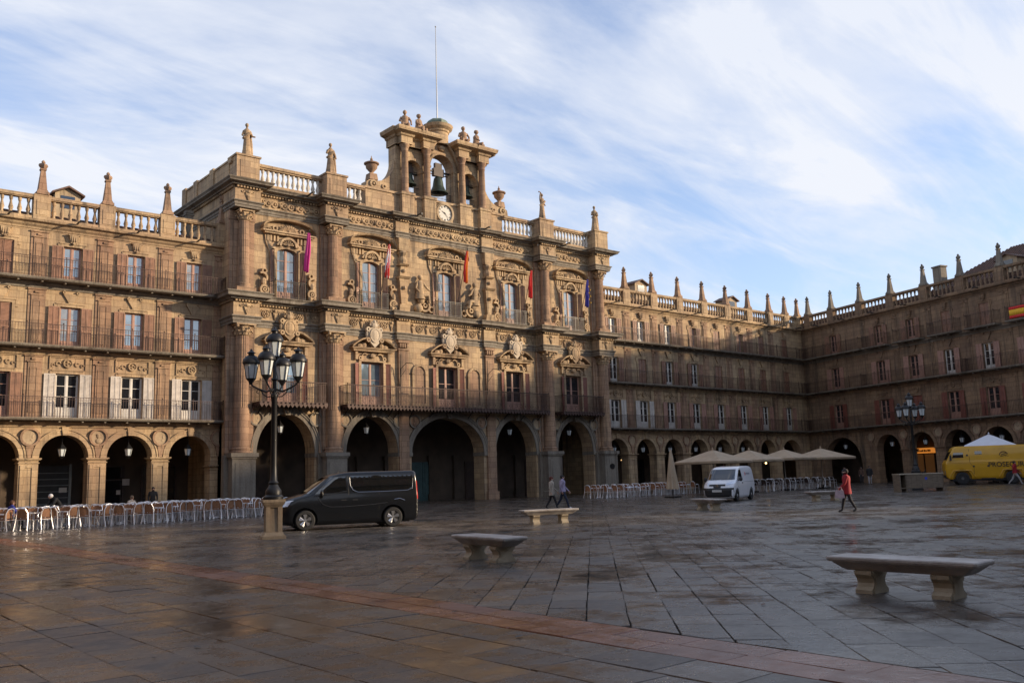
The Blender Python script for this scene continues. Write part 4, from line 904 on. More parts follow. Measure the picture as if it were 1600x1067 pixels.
# bell gable (espadana)
GX, GY = .15, .45
def gable():
    e = O('bell_gable', None, TH, (GX, GY, 0))
    b = MB(); b.box(-7.3, 5.8, -.45, 1.1, 21.42, 23.2); b.box(-7.4, 5.9, -.55, 1.2, 23.2, 23.38)
    for x in (-3.78, -1.72, 1.72, 3.78): b.box(x-.55, x+.55, -.85, 0, 21.42, 23.2); b.box(x-.62, x+.62, -.92, 0, 23.2, 23.4)
    O('gable_base', b.mesh('gable_base', STONE), e)
    b = MB(); th = 1.0
    ops = ((-2.78, .74, 25.65), (0, 1.12, 26.3), (2.78, .74, 25.65)); ed = (-4.35, -1.7, 1.7, 4.35)
    for (c, hw, sp), a, d in zip(ops, ed[:-1], ed[1:]):
        arch_panel(b, a, d, c, hw, sp, 27.75 if c else 28.4, 0, th, None, 14); b.box(a, c-hw, 0, th, 23.38, sp); b.box(c+hw, d, 0, th, 23.38, sp)
    O('wall', b.mesh('wall', STONE), e)
    b = MB()
    for (c, hw, sp) in ops: b.ring(c, sp, hw, hw+.2, -.09, .02, 0, pi, 16); b.box(c-hw-.2, c-hw, -.06, .02, 23.4, sp); b.box(c+hw, c+hw+.2, -.06, .02, 23.4, sp); b.box(c-hw-.26, c-hw+.04, -.13, th, sp-.16, sp); b.box(c+hw-.04, c+hw+.26, -.13, th, sp-.16, sp)
    # pointed hood over the middle arch
    n = 10
    for s in (-1, 1):
        vs = []
        for i in range(n+1):
            t = i/n; x = s*1.62*(1-t)**.75; z = 26.2+2.6*(t**.85)
            for (o, y) in ((0, -.25), (.2, -.3), (.2, .02), (0, .02)): vs.append((x+s*o*(1-t), y, z+o*.8))
        b.add(vs, [(i*4+j, i*4+(j+1) % 4, (i+1)*4+(j+1) % 4, (i+1)*4+j) for i in range(n) for j in range(4)])
    b.ball((0, -.1, 27.95), .35, 8, 5, (1, .5, .7)); O('opening_frame', fixn(b.mesh('opening_frame', STONE)), e)
    cm = MB(); cm.lathe([(.36, 23.4), (.36, 23.52), (.29, 23.6), (.29, 24.5), (.25, 26.75), (.29, 26.8), (.26, 26.9), (.36, 27.2), (.4, 27.25), (.4, 27.35)], 14); cmm = cm.mesh('column', STONE_P, True, 40)
    for x in (-3.78, -1.72, 1.72, 3.78): O('column', cmm, e, (x, -.42, 0))
    for s in (-1, 1):
        b = MB(); p = [(s*4.45, th+.1), (s*4.45, -.2), (s*4.25, -.2), (s*4.25, -.75), (s*3.3, -.75), (s*3.3, -.3), (s*2.2, -.3), (s*2.2, -.75), (s*1.25, -.75), (s*1.25, th+.1)]
        if s > 0: p = p[::-1]
        b.sweep(p, [(-.3, 27.35), (.04, 27.35), (.04, 27.9), (.14, 27.95), (.2, 28.08), (.55, 28.2), (.62, 28.42), (.62, 28.5), (-.5, 28.62)]); xa, xb = sorted((s*4.45, s*1.25)); b.box(xa, xb, -.3, th, 27.35, 28.5)
        O('entablature', fixn(b.mesh('entablature', STONE)), e)
        b = MB(); b.frustum((s*2.9, .3), 1.2, 1.0, 28.55, 28.85, .5, .4); O('attic_block', b.mesh('attic_block', STONE_G), e)
        # scrolled side wall
        n = 14; o = [(s*4.35, 23.38), (s*4.35, 26.1)]
        for i in range(n+1): t = i/n; o.append((s*(4.4+1.75*(1-math.cos(t*pi/2))), 26.1-1.95*math.sin(t*pi/2)))
        o += [(s*6.45, 24.25), (s*6.85, 24.0), (s*6.95, 23.38)]
        b = MB(); b.prism(o if s < 0 else o[::-1], .1, th-.1); b.ring(s*6.3, 23.85, .18, .32, -.02, .12, n=14); b.ring(s*5.35, 23.8, .1, .2, 0, .12, n=12); b.ball((s*6.3, .02, 23.85), .12, 6, 4)
        O('scroll_wall', fixn(b.mesh('scroll_wall', STONE)), e)
        b = MB(); b.frustum((0, 0), .36, .3, 0, .5); b.lathe([(.2, .5), (.14, .62), (.2, .7), (.42, .95), (.46, 1.2), (.40, 1.28)], 14); b.lathe([(.58, 1.28), (.58, 1.36), (.5, 1.4), (.2, 1.52), (.08, 1.6), (.12, 1.68), (.05, 1.78), (.02, 1.95)], 14); b.lathe([(.43, 1.2), (.58, 1.285)], 14)
        O('urn', b.mesh('urn', STONE_P, True, 40), e, (s*6.25, .4, 24.2))
    b = MB(); b.lathe([(.86, 28.3), (.86, 29.3), (.95, 29.36), (.98, 29.5), (1.2, 29.68), (1.28, 29.9), (1.1, 29.98)], 20, (0, .45)); d = O('drum', b.mesh('drum', STONE, True, 30), e)
    b = MB(); b.lathe([(.8, 29.97), (.84, 30.25), (.68, 30.45)], 14, (0, .45), wob=lambda a, z: 1+.05*math.cos(7*a)); O('crown', b.mesh('crown', VERDI), d)
    # clock
    b = MB(); b.ring(0, 0, .66, .82, -.2, .05, n=28); b.ring(0, 0, .82, .9, -.12, .05, n=28); c = O('clock', b.mesh('clock', STONE_L), e, (-.15, -.45, 22.42))
    b = MB(); b.disc(0, 0, .665, -.1, .0, 28); O('dial', b.mesh('dial', mat('clock_dial', (.44, .42, .38), .5, var=.15, vscale=4)), c)
    b = MB()
    for k in range(12):
        a = 2*pi*k/12; u = Vector((math.sin(a), 0, math.cos(a))); v = Vector((math.cos(a), 0, -math.sin(a)))
        for off in ((-.035, .035) if k % 3 else (-.05, 0, .05)):
            p = u*.47+v*off; q = u*.6+v*off; b.tube([(p.x, -.115, p.z), (q.x, -.115, q.z)], .012, 4)
    O('numerals', b.mesh('numerals', IRON), c)
    b = MB(); b.tube([(.06, -.13, -.05), (-.3, -.13, .16)], [.03, .012], 4); b.tube([(-.05, -.14, .08), (.3, -.14, -.36)], [.022, .01], 4); b.ball((0, -.13, 0), .04, 6, 4); O('hands', b.mesh('hands', IRON), c)
    # parapet railings in the openings
    b = MB()
    for (cc, hw, sp) in ops:
        for k in range(int(hw*2/.13)): x = cc-hw+.1+k*.13; b.tube([(x, .3, 23.38), (x, .3, 24.3)], .014, 4)
        b.tube([(cc-hw, .3, 24.3), (cc+hw, .3, 24.3)], .03, 4); b.tube([(cc-hw, .3, 23.9), (cc+hw, .3, 23.9)], .02, 4); b.tube([(cc-hw, .5, sp-.15), (cc+hw, .5, sp-.15)], .09, 5)
    O('opening_railing', b.mesh('opening_railing', IRON), e)
    return e
gable()
bp = [(.02, 0), (.16, -.02), (.26, -.12), (.30, -.3), (.34, -.6), (.44, -.85), (.60, -1.02), (.62, -1.08), (.54, -1.06), (.40, -.85), (.30, -.5)]
def bell(x, z, s, label):
    e = E('bell', (PX+GX+x, PY+GY+.5, z), 0, label, 'bell', 'bells in the gable')
    b = MB(); b.lathe([(r*s, q*s) for r, q in bp], 18); O('bell_body', b.mesh('bell_body', BRONZE, True, 50), e)
    b = MB(); b.box(-.38*s, .38*s, -.12*s, .12*s, .0, .5*s); b.box(-.25*s, .25*s, -.1*s, .1*s, .5*s, .85*s); b.tube([(-.75*s, 0, .12*s), (.75*s, 0, .12*s)], .04*s, 5); O('headstock', b.mesh('headstock', DARKWOOD), e)
    b = MB(); b.tube([(0, 0, -.2*s), (0, 0, -1.0*s)], [.03*s, .05*s], 5); b.ball((0, 0, -1.05*s), .09*s, 7, 5); O('clapper', b.mesh('clapper', IRON), e)
bell(-2.78, 25.55, .95, 'small bronze bell in the left opening of the bell gable'); bell(0, 25.75, 1.3, 'large green bronze bell in the middle opening of the bell gable'); bell(2.78, 25.55, .95, 'small bronze bell in the right opening of the bell gable')
fp = MB(); fp.tube([(0, 0, 30.3), (0, 0, 34), (0, 0, 38.6)], [.06, .05, .03], 6); fp.ball((0, 0, 38.65), .07, 6, 5); fp.lathe([(.2, 30.3), (.2, 30.5), (.08, 30.6)], 8)
tag(O('flagpole', fp.mesh('flagpole', mat('grey_pole', (.3, .31, .32), .4, .5)), None, (PX+GX, PY+GY+.45, 0)), 'tall thin bare pole rising from the top of the bell gable', 'pole')
for k, (c, hw) in enumerate(BAYS):
    if k != 2: hang_lantern(PX+c+(-.1), PY+.65, 6.3, 'lantern hanging in the town hall arch %s' % ['at the far left, behind the lamp post', 'left of the wide middle arch', '', 'right of the wide middle arch', 'at the far right'][k], s=1.0)

# ------------------------------------------------------------------ roof statues
def robe_figure(h, seed, arm_l, arm_r, lean=0., child=False):
    """draped stone figure: folded robe, torso, arms, neck, head with hair and nose"""
    rng = random.Random(seed); b = MB(); ph = rng.uniform(0, 6); n = 22
    def wob(a, z): k = max(0, 1-z/(h*.62)); return 1+.10*k*math.cos(7*a+ph)+.05*k*math.cos(11*a+2*ph)
    b.lathe([(.30*h/2.3, 0), (.33*h/2.3, .05*h), (.27*h/2.3, .22*h), (.235*h/2.3, .40*h), (.215*h/2.3, .50*h), (.175*h/2.3, .58*h), (.20*h/2.3, .66*h), (.235*h/2.3, .74*h), (.22*h/2.3, .79*h), (.12*h/2.3, .83*h), (.075*h/2.3, .85*h), (.07*h/2.3, .88*h)], n, wob=wob, sy=.78)
    k = h/2.3
    b.tube([(-.28*k, .02, .52*h), (-.05*k, -.2*k, .60*h), (.2*k, -.17*k, .70*h), (.22*k, .1*k, .76*h)], [.07*k, .1*k, .09*k, .06*k], 7)   # cloak fold
    b.tube([(.26*k, .08*k, .70*h), (.32*k, .12*k, .4*h), (.36*k, .16*k, .04*h)], [.06*k, .1*k, .12*k], 7)
    b.ball((0, -.03*k, .935*h), .115*k, 10, 8, (.88, 1, 1.22)); b.ball((0, .015*k, .955*h), .13*k, 9, 7, (.95, 1, 1.02)); b.ball((0, -.145*k, .925*h), .025*k, 5, 4, (1, 1, 1.6)); b.ball((0, .1*k, .93*h), .07*k, 6, 5)
    for s, arm in ((-1, arm_l), (1, arm_r)):
        pts = [(s*.2*k, 0, .765*h)]+[(p[0]*k, p[1]*k, p[2]*k) for p in arm]
        b.tube(pts, [.085*k, .07*k]+[.05*k]*(len(pts)-2), 7); e = pts[-1]; b.ball(e, .055*k, 6, 5)
        for q in range(4): b.tube([e, (e[0]+(q-1.5)*.018*k, e[1]-.06*k, e[2]-.05*k)], .012*k, 4)
    b.box(-.36*k, .36*k, -.3*k, .3*k, -.12, 0)
    return b.mesh('figure', STONE, True, 50)
ST = [(-16.6, 1, [(-.3, .02, 1.45), (-.22, -.2, 1.25)], [(.36, -.05, 1.4), (.48, -.2, 1.35)], 'robed statue with one arm bent forward, at the left end of the roof'),
      (-10.3, 2, [(-.3, -.1, 1.5), (-.1, -.2, 1.85)], [(.34, .0, 1.4), (.38, -.1, 1.15)], 'robed statue with a hand raised to its face, second from the left'),
      (10.1, 3, [(-.32, -.08, 1.75), (-.34, -.1, 2.05), (-.3, -.15, 2.3)], [(.32, .02, 1.4), (.2, -.2, 1.25)], 'statue raising a curved horn overhead, on the town hall roof right of the bell gable'),
      (16.5, 4, [(-.3, -.05, 1.45), (-.1, -.24, 1.5)], [(.3, -.05, 1.42), (.08, -.25, 1.42)], 'statue with both hands at its chest, at the right end of the town hall roof')]
for x, sd_, al, ar, lab in ST:
    o = tag(O('statue', robe_figure(2.3, sd_, al, ar), None, (PX+x, PY-.45, Z1+.3), (0, 0, rad(random.uniform(-25, 25)))), lab, 'statue', 'stone statues on the town hall roof')
    o['group'] = 'stone statues on the town hall roof'
hn = MB(); hn.tube([(-.3, -.15, 2.28), (-.42, -.16, 2.34), (-.55, -.16, 2.33)], [.03, .04, .06], 6)
hn.tube([(-.3, -.15, 2.28), (-.2, -.16, 2.24)], .025, 5)
O('horn', hn.mesh('horn', STONE_P), [o for o in bpy.data.objects if o.name.startswith('statue')][2])
def seated_cherub(seed):
    b = MB(); b.lathe([(.34, 0), (.36, .2), (.28, .38), (.24, .6), (.26, .78), (.2, .9), (.08, .98), (.07, 1.05)], 12, wob=lambda a, z: 1+.05*math.cos(5*a+seed), sy=.85); b.ball((0, -.03, 1.17), .14, 9, 7, (.9, 1, 1.2)); b.ball((0, .02, 1.2), .145, 8, 6); b.ball((0, -.17, 1.15), .025, 5, 4)
    b.tube([(-.12, -.15, .2), (-.18, -.5, .24), (-.2, -.52, -.2)], [.14, .11, .07], 7); b.tube([(.12, -.15, .2), (.2, -.48, .2), (.2, -.5, -.22)], [.14, .11, .07], 7)
    b.tube([(-.24, 0, .82), (-.36, -.12, .55), (-.25, -.35, .42)], [.08, .065, .05], 7); b.tube([(.24, 0, .82), (.4, -.05, .55), (.42, -.1, .28)], [.08, .065, .05], 7)
    return b.mesh('figure', STONE_P, True, 50)
for k, (x, z) in enumerate(((-3.5, 28.85), (-2.2, 28.85), (2.2, 28.85), (3.55, 28.85))):
    tag(O('statue', seated_cherub(k), None, (PX+GX+x, PY+GY-.1, z-.1), (0, 0, rad((-30, 20, -20, 35)[k])), 1.18), 'small seated stone figure on the bell gable, %s from the left' % ORD[k], 'statue', 'seated figures on the bell gable')

# ------------------------------------------------------------------ flags
def flag(x, z, cols, label, lean, L=2.6, vert=True):
    e = E('flag', (x, PY-.75, z), 0, label, 'flag', 'flags along the town hall front')
    b = MB(); b.tube([(0, .3, -2.1), (0, -.55, .35), (0, -1.15, 2.0)], .028, 6); b.ball((0, -1.17, 2.06), .06, 6, 5); O('pole', b.mesh('pole', IRON), e)
    m = MB(); nx, nz = 16, 14; top = Vector((0, -1.1, 1.9)); vs = []; fs = []
    for i in range(nz+1):
        t = i/nz; wdt = .16+.30*math.sin(min(1, t*1.3)*pi*.5)*(1-.45*t)
        for j in range(nx+1):
            s = j/nx; vs.append((top.x+(s-.5)*wdt*1.1+.03*math.sin(5*t+lean), top.y+.25*t+.10*math.cos(s*4.2*pi)*(.3+t*.7), top.z-L*t-.12*math.sin(s*pi)*(1 if t > .9 else 0)))
    for i in range(nz):
        for j in range(nx):
            fs.append((i*(nx+1)+j, i*(nx+1)+j+1, (i+1)*(nx+1)+j+1, (i+1)*(nx+1)+j))
    m.add(vs, fs)
    for i in range(nz):
        for j in range(nx): m.m[i*nx+j] = int(j*len(cols)/nx) if vert else int(((i*.6+j*.9) % nz)*len(cols)/nz) % len(cols)
    me = m.mesh('cloth', [mat('flag_'+c[0], c[1], .75) for c in cols], True, 80); o = O('cloth', me, e)
    o.modifiers.new('thickness', 'SOLIDIFY').thickness = .012; return e
MAG = ('magenta', (.52, .025, .22)); RED = ('red', (.60, .025, .02)); WHI = ('white', (.72, .70, .68)); YEL = ('yellow', (.75, .42, .02)); BLU = ('blue', (.04, .035, .28)); PUR = ('purple', (.30, .03, .15))
flag(PX-12.7, 16.55, [MAG, PUR, MAG, MAG], 'furled magenta flag at the leftmost upper window of the town hall', 0)
flag(PX-6.3, 16.7, [RED, WHI, RED, WHI], 'furled red and white flag at the second upper window from the left', 1, 2.4, False)
flag(PX+.8, 17.2, [RED, YEL, RED], 'furled red flag with yellow stripe over the middle window', 2, 2.4)
flag(PX+7.4, 16.5, [RED, RED], 'furled plain red flag right of the middle window', 3, 2.2)
eu = flag(PX+13.9, 16.5, [BLU, BLU], 'furled dark blue flag with small gold stars at the rightmost upper window', 4, 2.3)
sb = MB()
for k in range(6): sb.prism([(.06*(1 if i % 2 == 0 else .42)*math.sin(pi*i/5)+(.09 if k % 2 else -.09), 1.25-.28*k+.06*(1 if i % 2 == 0 else .42)*math.cos(pi*i/5)) for i in range(10)], -1.28, -1.24)
O('stars', sb.mesh('stars', mat('flag_yellow', (.75, .42, .02))), eu)
# banner on the far right balcony
bn = MB(); bn.cur = 0
for k, (z0, z1, c) in enumerate(((0, .25, 0), (.25, .75, 1), (.75, 1., 0))):
    bn.cur = c
    for j in range(12):
        x0, x1 = j*.2, (j+1)*.2; w = lambda x: .03*math.sin(x*5); bn.add([(x0, w(x0), z0), (x1, w(x1), z0), (x1, w(x1), z1), (x0, w(x0), z1)], [(0, 1, 2, 3)])
bo = tag(O('banner', bn.mesh('banner', [mat('flag_red', (.6, .02, .02)), mat('flag_yellow', (.75, .42, .02))], True), None, EO+ED*27.3+Vector((ED.y, -ED.x, 0))*.95+Vector((0, 0, 13.98)), (0, 0, EROT)), 'red and yellow striped flag draped over an upper balcony at the right edge', 'flag')
bo.modifiers.new('thickness', 'SOLIDIFY').thickness = .012

# ------------------------------------------------------------------ street lamps
def lamp_lantern(z0, s=1.):
    a = MB(); a.lathe([(.05*s, z0-.16), (.09*s, z0-.08), (.15*s, z0-.02), (.16*s, z0+.02)], 6)
    for k in range(6): t = 2*pi*k/6; a.tube([(.15*s*math.cos(t), .15*s*math.sin(t), z0), (.235*s*math.cos(t), .235*s*math.sin(t), z0+.5*s)], .014, 4)
    a.lathe([(.25*s, z0+.5*s), (.29*s, z0+.52*s), (.29*s, z0+.58*s), (.26*s, z0+.66*s), (.19*s, z0+.76*s), (.1*s, z0+.8*s), (.1*s, z0+.86*s), (.15*s, z0+.88*s), (.06*s, z0+.94*s), (.02*s, z0+1.02*s)], 12)
    g = MB(); g.lathe([(.142*s, z0+.005), (.228*s, z0+.5*s)], 6)
    return a.mesh('lantern', IRON, True, 35), g.mesh('glass', LANT_G)
LL = lamp_lantern(0)
def street_lamp(loc, label, rz=0., s=1., pm=STONE_L):
    e = E('street_lamp', loc, rz, label, 'street lamp', 'street lamps on the square'); e.scale = (s, s, s); ps = .86
    b = MB(); b.box(-.40, .40, -.40, .40, 0, .09); b.frustum((0, 0), .37, .29, .09, .2); b.frustum((0, 0), .25, .235, .2, .92)
    for q in range(4):
        M = Matrix.Rotation(q*pi/2, 4, 'Z'); t = MB(); t.box(-.275, -.13, -.285, -.2, .12, .94); t.box(.13, .275, -.285, -.2, .12, .94); b.merge(t, M)
    b.frustum((0, 0), .27, .32, .92, 1.0); b.frustum((0, 0), .33, .37, 1.0, 1.08); b.box(-.38, .38, -.38, .38, 1.08, 1.16); O('pedestal', b.mesh('pedestal', pm), e, (0, 0, 0), (0, 0, 0), (ps, ps, 1))
    b = MB(); b.lathe([(.30, 1.16), (.30, 1.24), (.24, 1.3), (.24, 1.42), (.17, 1.52), (.13, 1.6), (.15, 1.66), (.11, 1.72), (.095, 2.2), (.085, 4.2), (.11, 4.24), (.11, 4.32), (.075, 4.36), (.06, 4.75), (.1, 4.8), (.06, 4.86), (.045, 5.5)], 14); O('pole', b.mesh('pole', IRON, True, 35), e)
    for k in range(4):
        a = pi/4+k*pi/2+.35; ca, sa = math.cos(a), math.sin(a); pt = lambda r, z: (r*ca, r*sa, z)
        b = MB(); b.tube([pt(.05, 4.5), pt(.25, 4.42), pt(.5, 4.52), pt(.68, 4.62), pt(.76, 4.74)], .028, 6); b.tube([pt(.06, 4.28), pt(.22, 4.26), pt(.36, 4.36), pt(.42, 4.48)], .018, 5); b.tube([pt(.5, 4.52), pt(.56, 4.42), pt(.48, 4.38)], .014, 5); b.ball(pt(.76, 4.7), .04, 6, 5)
        O('arm', b.mesh('arm', IRON, True), e); l = O('lantern', LL[0], e, (.74*ca, .74*sa, 4.84), (0, 0, 0), .92); O('glass', LL[1], l)
    l = O('lantern', LL[0], e, (0, 0, 5.50), (0, 0, 0), .92); O('glass', LL[1], l); return e
street_lamp((12.2, -31.3, 0), 'tall black five-lantern street lamp on a stone pedestal beside the black van', rad(-19))
street_lamp((58.9, -28.2, 0), 'far black five-lantern street lamp behind the wooden counter on the right', rad(30), pm=IRON)

# ------------------------------------------------------------------ stone benches
def bench_meshes():
    b = MB(); L, D = 1.0, .29; lay = [(.30, 0.80, .16), (.33, .86, .19), (.345, .88, .2), (.40, .95, .255), (.415, .955, .26), (.42, 1.0, .285), (.445, 1.015, .297), (.47, 1.015, .297), (.485, 1.0, .285)]; vs = []; fs = []
    def ringp(l, d, z):
        c = .03; return [(-l+c, -d, z), (l-c, -d, z), (l, -d+c, z), (l, d-c, z), (l-c, d, z), (-l+c, d, z), (-l, d-c, z), (-l, -d+c, z)]
    for (z, l, d) in lay: vs += ringp(l, d, z)
    for i in range(len(lay)-1):
        for j in range(8): fs.append((i*8+j, i*8+(j+1) % 8, (i+1)*8+(j+1) % 8, (i+1)*8+j))
    fs += [tuple(range(8))[::-1], tuple((len(lay)-1)*8+j for j in range(8))]; b.add(vs, fs)
    g = MB(); pr = [(-.23, 0), (.23, 0), (.23, .05), (.17, .09), (.15, .14), (.17, .2), (.22, .25), (.23, .30), (-.23, .30), (-.22, .25), (-.17, .2), (-.15, .14), (-.17, .09), (-.23, .05)]
    g.prism(pr, -.12, .12, 'x'); g.prism([(y*.8, z) for y, z in pr], -.135, .135, 'x')
    return b.mesh('seat', GRANITE, True, 25), g.mesh('leg', GRANITE_L, True, 25)
BS, BLG = bench_meshes()
def bench(x, y, rz, label, s=1.):
    e = E('stone_bench', (x, y, 0), rz, label, 'bench', 'stone benches on the square'); e.scale = (s, s, s)
    O('seat', BS, e); O('leg', BLG, e, (-.52, 0, 0)); O('leg', BLG, e, (.52, 0, 0)); return e
bench(11.1, -51.45, rad(-89), 'large near stone bench at the right, standing by itself on wet paving', .93)
bench(11.25, -42.9, rad(-97), 'stone bench in the middle foreground, nearest to the town hall lamp post', .98)
bench(21.3, -33.6, rad(-22), 'stone bench right behind the middle bench, in front of the walking couple', 1.0)
bench(31.0, -32.9, rad(-112), 'stone bench directly in front of the white van', .98)
bench(41.0, -32.3, rad(-25), 'small far stone bench left of the walker in the red jacket', 1.0)

# ------------------------------------------------------------------ café chairs and tables
def chair_parts(wm):
    P = {}
    b = MB(); n = 10; vs = []
    for i in range(n+1):
        t = -1.25+2.5*i/n; x = .225*math.sin(t); y = .20-.10*(1-math.cos(t))*1.0
        for z in (.50, .60, .72, .83-.05*abs(t)**2*.3):
            vs += [(x*(1+.1*(z-.5)), y+.05*(z-.5), z)]
    b.add(vs, [(i*4+j, (i+1)*4+j, (i+1)*4+j+1, i*4+j+1) for i in range(n) for j in range(3)]); b.add([(v[0]*.95, v[1]-.02, v[2]) for v in vs], [(i*4+j+1, (i+1)*4+j+1, (i+1)*4+j, i*4+j) for i in range(n) for j in range(3)])
    P['backrest'] = b.mesh('backrest', wm, True)
    b = MB(); b.frustum((0, -.02), .215, .225, .43, .46, .205, .21); P['seat'] = b.mesh('seat', wm)
    for k, (sx, sy) in enumerate(((-1, -1), (1, -1), (-1, 1), (1, 1))):
        b = MB()
        if sy < 0: b.tube([(sx*.26, -.23, 0), (sx*.245, -.21, .45), (sx*.25, -.19, .64), (sx*.25, -.08, .665), (sx*.25, .12, .66)], .021, 6)
        else: b.tube([(sx*.27, .30, 0), (sx*.235, .20, .45), (sx*.215, .20, .70), (sx*.15, .25, .86), (0, .262, .885)], .021, 6)
        P['leg%d' % k] = b.mesh('leg', ALU, True)
    b = MB(); b.tube([(-.245, -.2, .42), (.245, -.2, .42), (.235, .2, .42), (-.235, .2, .42), (-.245, -.2, .42)], .012, 5); P['frame'] = b.mesh('frame', ALU)
    return P
def table_parts():
    P = {}; b = MB(); b.lathe([(.33, .70), (.35, .705), (.35, .725), (.34, .73)], 20); P['top'] = b.mesh('top', ALU, True, 30)
    b = MB(); b.lathe([(.03, .02), (.025, .7)], 8); P['stem'] = b.mesh('stem', ALU)
    b = MB(); [b.tube([(0, 0, .06), (.28*math.cos(a), .28*math.sin(a), .015)], .018, 5) for a in (.78, 2.35, 3.93, 5.5)]; P['foot'] = b.mesh('foot', ALU); return P
CP, CPD, TP = chair_parts(WICKER), chair_parts(WICKER_D), table_parts()
def chair(x, y, rz, label, group, P=CP, s=1.06):
    e = E('cafe_chair', (x, y, 0), rz, label, 'chair', group); e.scale = (s, s, s)
    for k in ('backrest', 'seat', 'frame', 'leg0', 'leg1', 'leg2', 'leg3'): O(k.rstrip('0123'), P[k], e)
    return e
def table(x, y, label, group):
    e = E('cafe_table', (x, y, 0), random.uniform(0, 1.5), label, 'table', group)
    for k in ('top', 'stem', 'foot'): O(k, TP[k], e)
    return e
def terrace(x0, y0, nx, ny, dx, dy, ang, place, group, P=CP, s=1.06, flip=None, skip=()):
    rng = random.Random(int(x0*10)); ca, sa = math.cos(ang), math.sin(ang)
    for j in range(ny):
        row = ['front', 'second', 'third', 'fourth', 'fifth'][j]
        for i in range(nx):
            if (i, j) in skip: continue
            u = i*dx+rng.uniform(-.07, .07)+(.3*dx if j % 2 else 0); v = j*dy+rng.uniform(-.22, .22)
            x, y = x0+u*ca-v*sa, y0+u*sa+v*ca
            if j % 3 == 1 and i % 2 == 0: table(x, y, 'round metal table, %s row, %s from left, on %s' % (row, ORD[i], place), 'tables on '+group)
            else:
                face = pi if j % 3 == 0 else (0 if j % 3 == 2 else rng.choice((pi/2, -pi/2)))
                if flip is not None: face = flip+rng.uniform(-.2, .2)
                chair(x, y, ang+face+rng.uniform(-.55, .55), 'wicker chair, %s row, %s from left, on %s' % (row, ORD[i], place), 'chairs on '+group, P, s)
LT = 'terraced chairs before the left arcade'
def clusters(x0, y0, nx, ny, dx, dy, place, group):
    rng = random.Random(int(x0*13))
    for j in range(ny):
        row = ['front', 'second', 'third'][j]
        for i in range(nx):
            cx = x0+i*dx+rng.uniform(-.12, .12)+(.45 if j % 2 else 0); cy = y0+j*dy+rng.uniform(-.15, .15)
            table(cx, cy, 'round metal table, %s from left in the %s row, %s' % (ORD[i], row, place), 'tables on the '+group)
            for (ux, uy, w) in ((-.36, -.55, 'near left'), (.36, -.58, 'near right'), (-.38, .56, 'far left'), (.38, .55, 'far right')):
                x, y = cx+ux+rng.uniform(-.07, .07), cy+uy+rng.uniform(-.1, .1)
                chair(x, y, math.atan2(cx-x, -(cy-y))+rng.uniform(-.3, .3), 'wicker chair %s of table %s, %s row, %s' % (w, ORD[i], row, place), 'chairs on the '+group)
clusters(8.2, -12.7, 6, 3, 1.32, 1.85, 'terrace at left edge', 'terrace at the left edge')
clusters(16.1, -11.1, 5, 3, 1.34, 1.85, 'terrace behind lamp post', 'terrace behind the lamp post')
terrace(46.4, -12.2, 17, 3, .62, .9, rad(3), 'terrace by the closed parasol', 'the terrace by the closed parasol', s=1.04, flip=pi*.5)
terrace(58.0, -15.6, 19, 3, .63, .9, rad(-2), 'terrace under tan parasols', 'the terrace under tan parasols', CPD, 1.04, flip=pi*.5)

# ------------------------------------------------------------------ parasols
def parasol(x, y, w, d, rz, zc, za, label, m, group, drop=.18):
    e = E('parasol', (x, y, 0), rz, label, 'parasol', group)
    b = MB(); b.box(-.4, .4, -.4, .4, 0, .09); b.lathe([(.07, .09), (.06, .3), (.035, .32)], 8); O('base', b.mesh('base', IRON), e)
    b = MB(); b.tube([(0, 0, .1), (0, 0, za+.1)], .035, 8); O('pole', b.mesh('pole', mat('parasol_pole', (.32, .27, .22), .5)), e)
    b = MB(); n = 8; k = 7; ring = []
    per = [(-w, -d), (0, -d), (w, -d), (w, 0), (w, d), (0, d), (-w, d), (-w, 0)]; vs = []
    for j in range(k+1):
        t = j/k
        for (px, py) in per:
            mid = (px == 0 or py == 0); vs.append((px*t*(.975 if mid else 1), py*t*(.975 if mid else 1), za-(za-zc)*t**1.12-(.05*math.sin(t*pi) if not mid else .09*math.sin(t*pi))))
    for (px, py) in per: vs.append((px*1.0, py*1.0, zc-drop))
    fs = [(j*8+i, (j+1)*8+i, (j+1)*8+(i+1) % 8, j*8+(i+1) % 8) for j in range(k+1) for i in range(8)]
    b.add(vs, fs); me = fixn(b.mesh('canopy', m, True, 25)); o = O('canopy', me, e); o.modifiers.new('thickness', 'SOLIDIFY').thickness = .015
    r = MB()
    for (px, py) in per: r.tube([(0, 0, za-.12), (px*.98, py*.98, zc-.06)], .014, 4)
    O('ribs', r.mesh('ribs', mat('parasol_pole', (.3, .3, .3))), e)
    b = MB(); b.lathe([(.06, za), (.05, za+.1), (.015, za+.18)], 6); O('finial', b.mesh('finial', m), e); return e
GT = 'open tan parasols on the right terrace'
parasol(53.6, -15.9, 2.0, 2.0, rad(2), 2.35, 3.18, 'open tan parasol farthest left, just above the white van', TAN, GT)
parasol(58.0, -15.9, 1.9, 1.9, rad(8), 2.40, 3.15, 'open tan parasol second from the left, right behind the white van roof', TAN, GT)
parasol(62.9, -15.7, 1.75, 1.75, rad(4), 2.5, 3.2, 'open tan parasol third from the left', TAN, GT)
parasol(67.4, -16.2, 2.0, 1.8, rad(-10), 2.5, 3.25, 'open tan parasol farthest right, left of the dark corner portal', TAN, GT)
GW = 'white parasols behind the yellow truck'
parasol(79.0, -24.8, 2.6, 2.3, rad(-70), 2.75, 4.0, 'open white parasol behind the front of the yellow truck', WCANVAS, GW)
parasol(78.0, -31.2, 2.4, 2.3, rad(-70), 2.75, 3.9, 'open white parasol at the right edge behind the yellow truck', WCANVAS, GW)
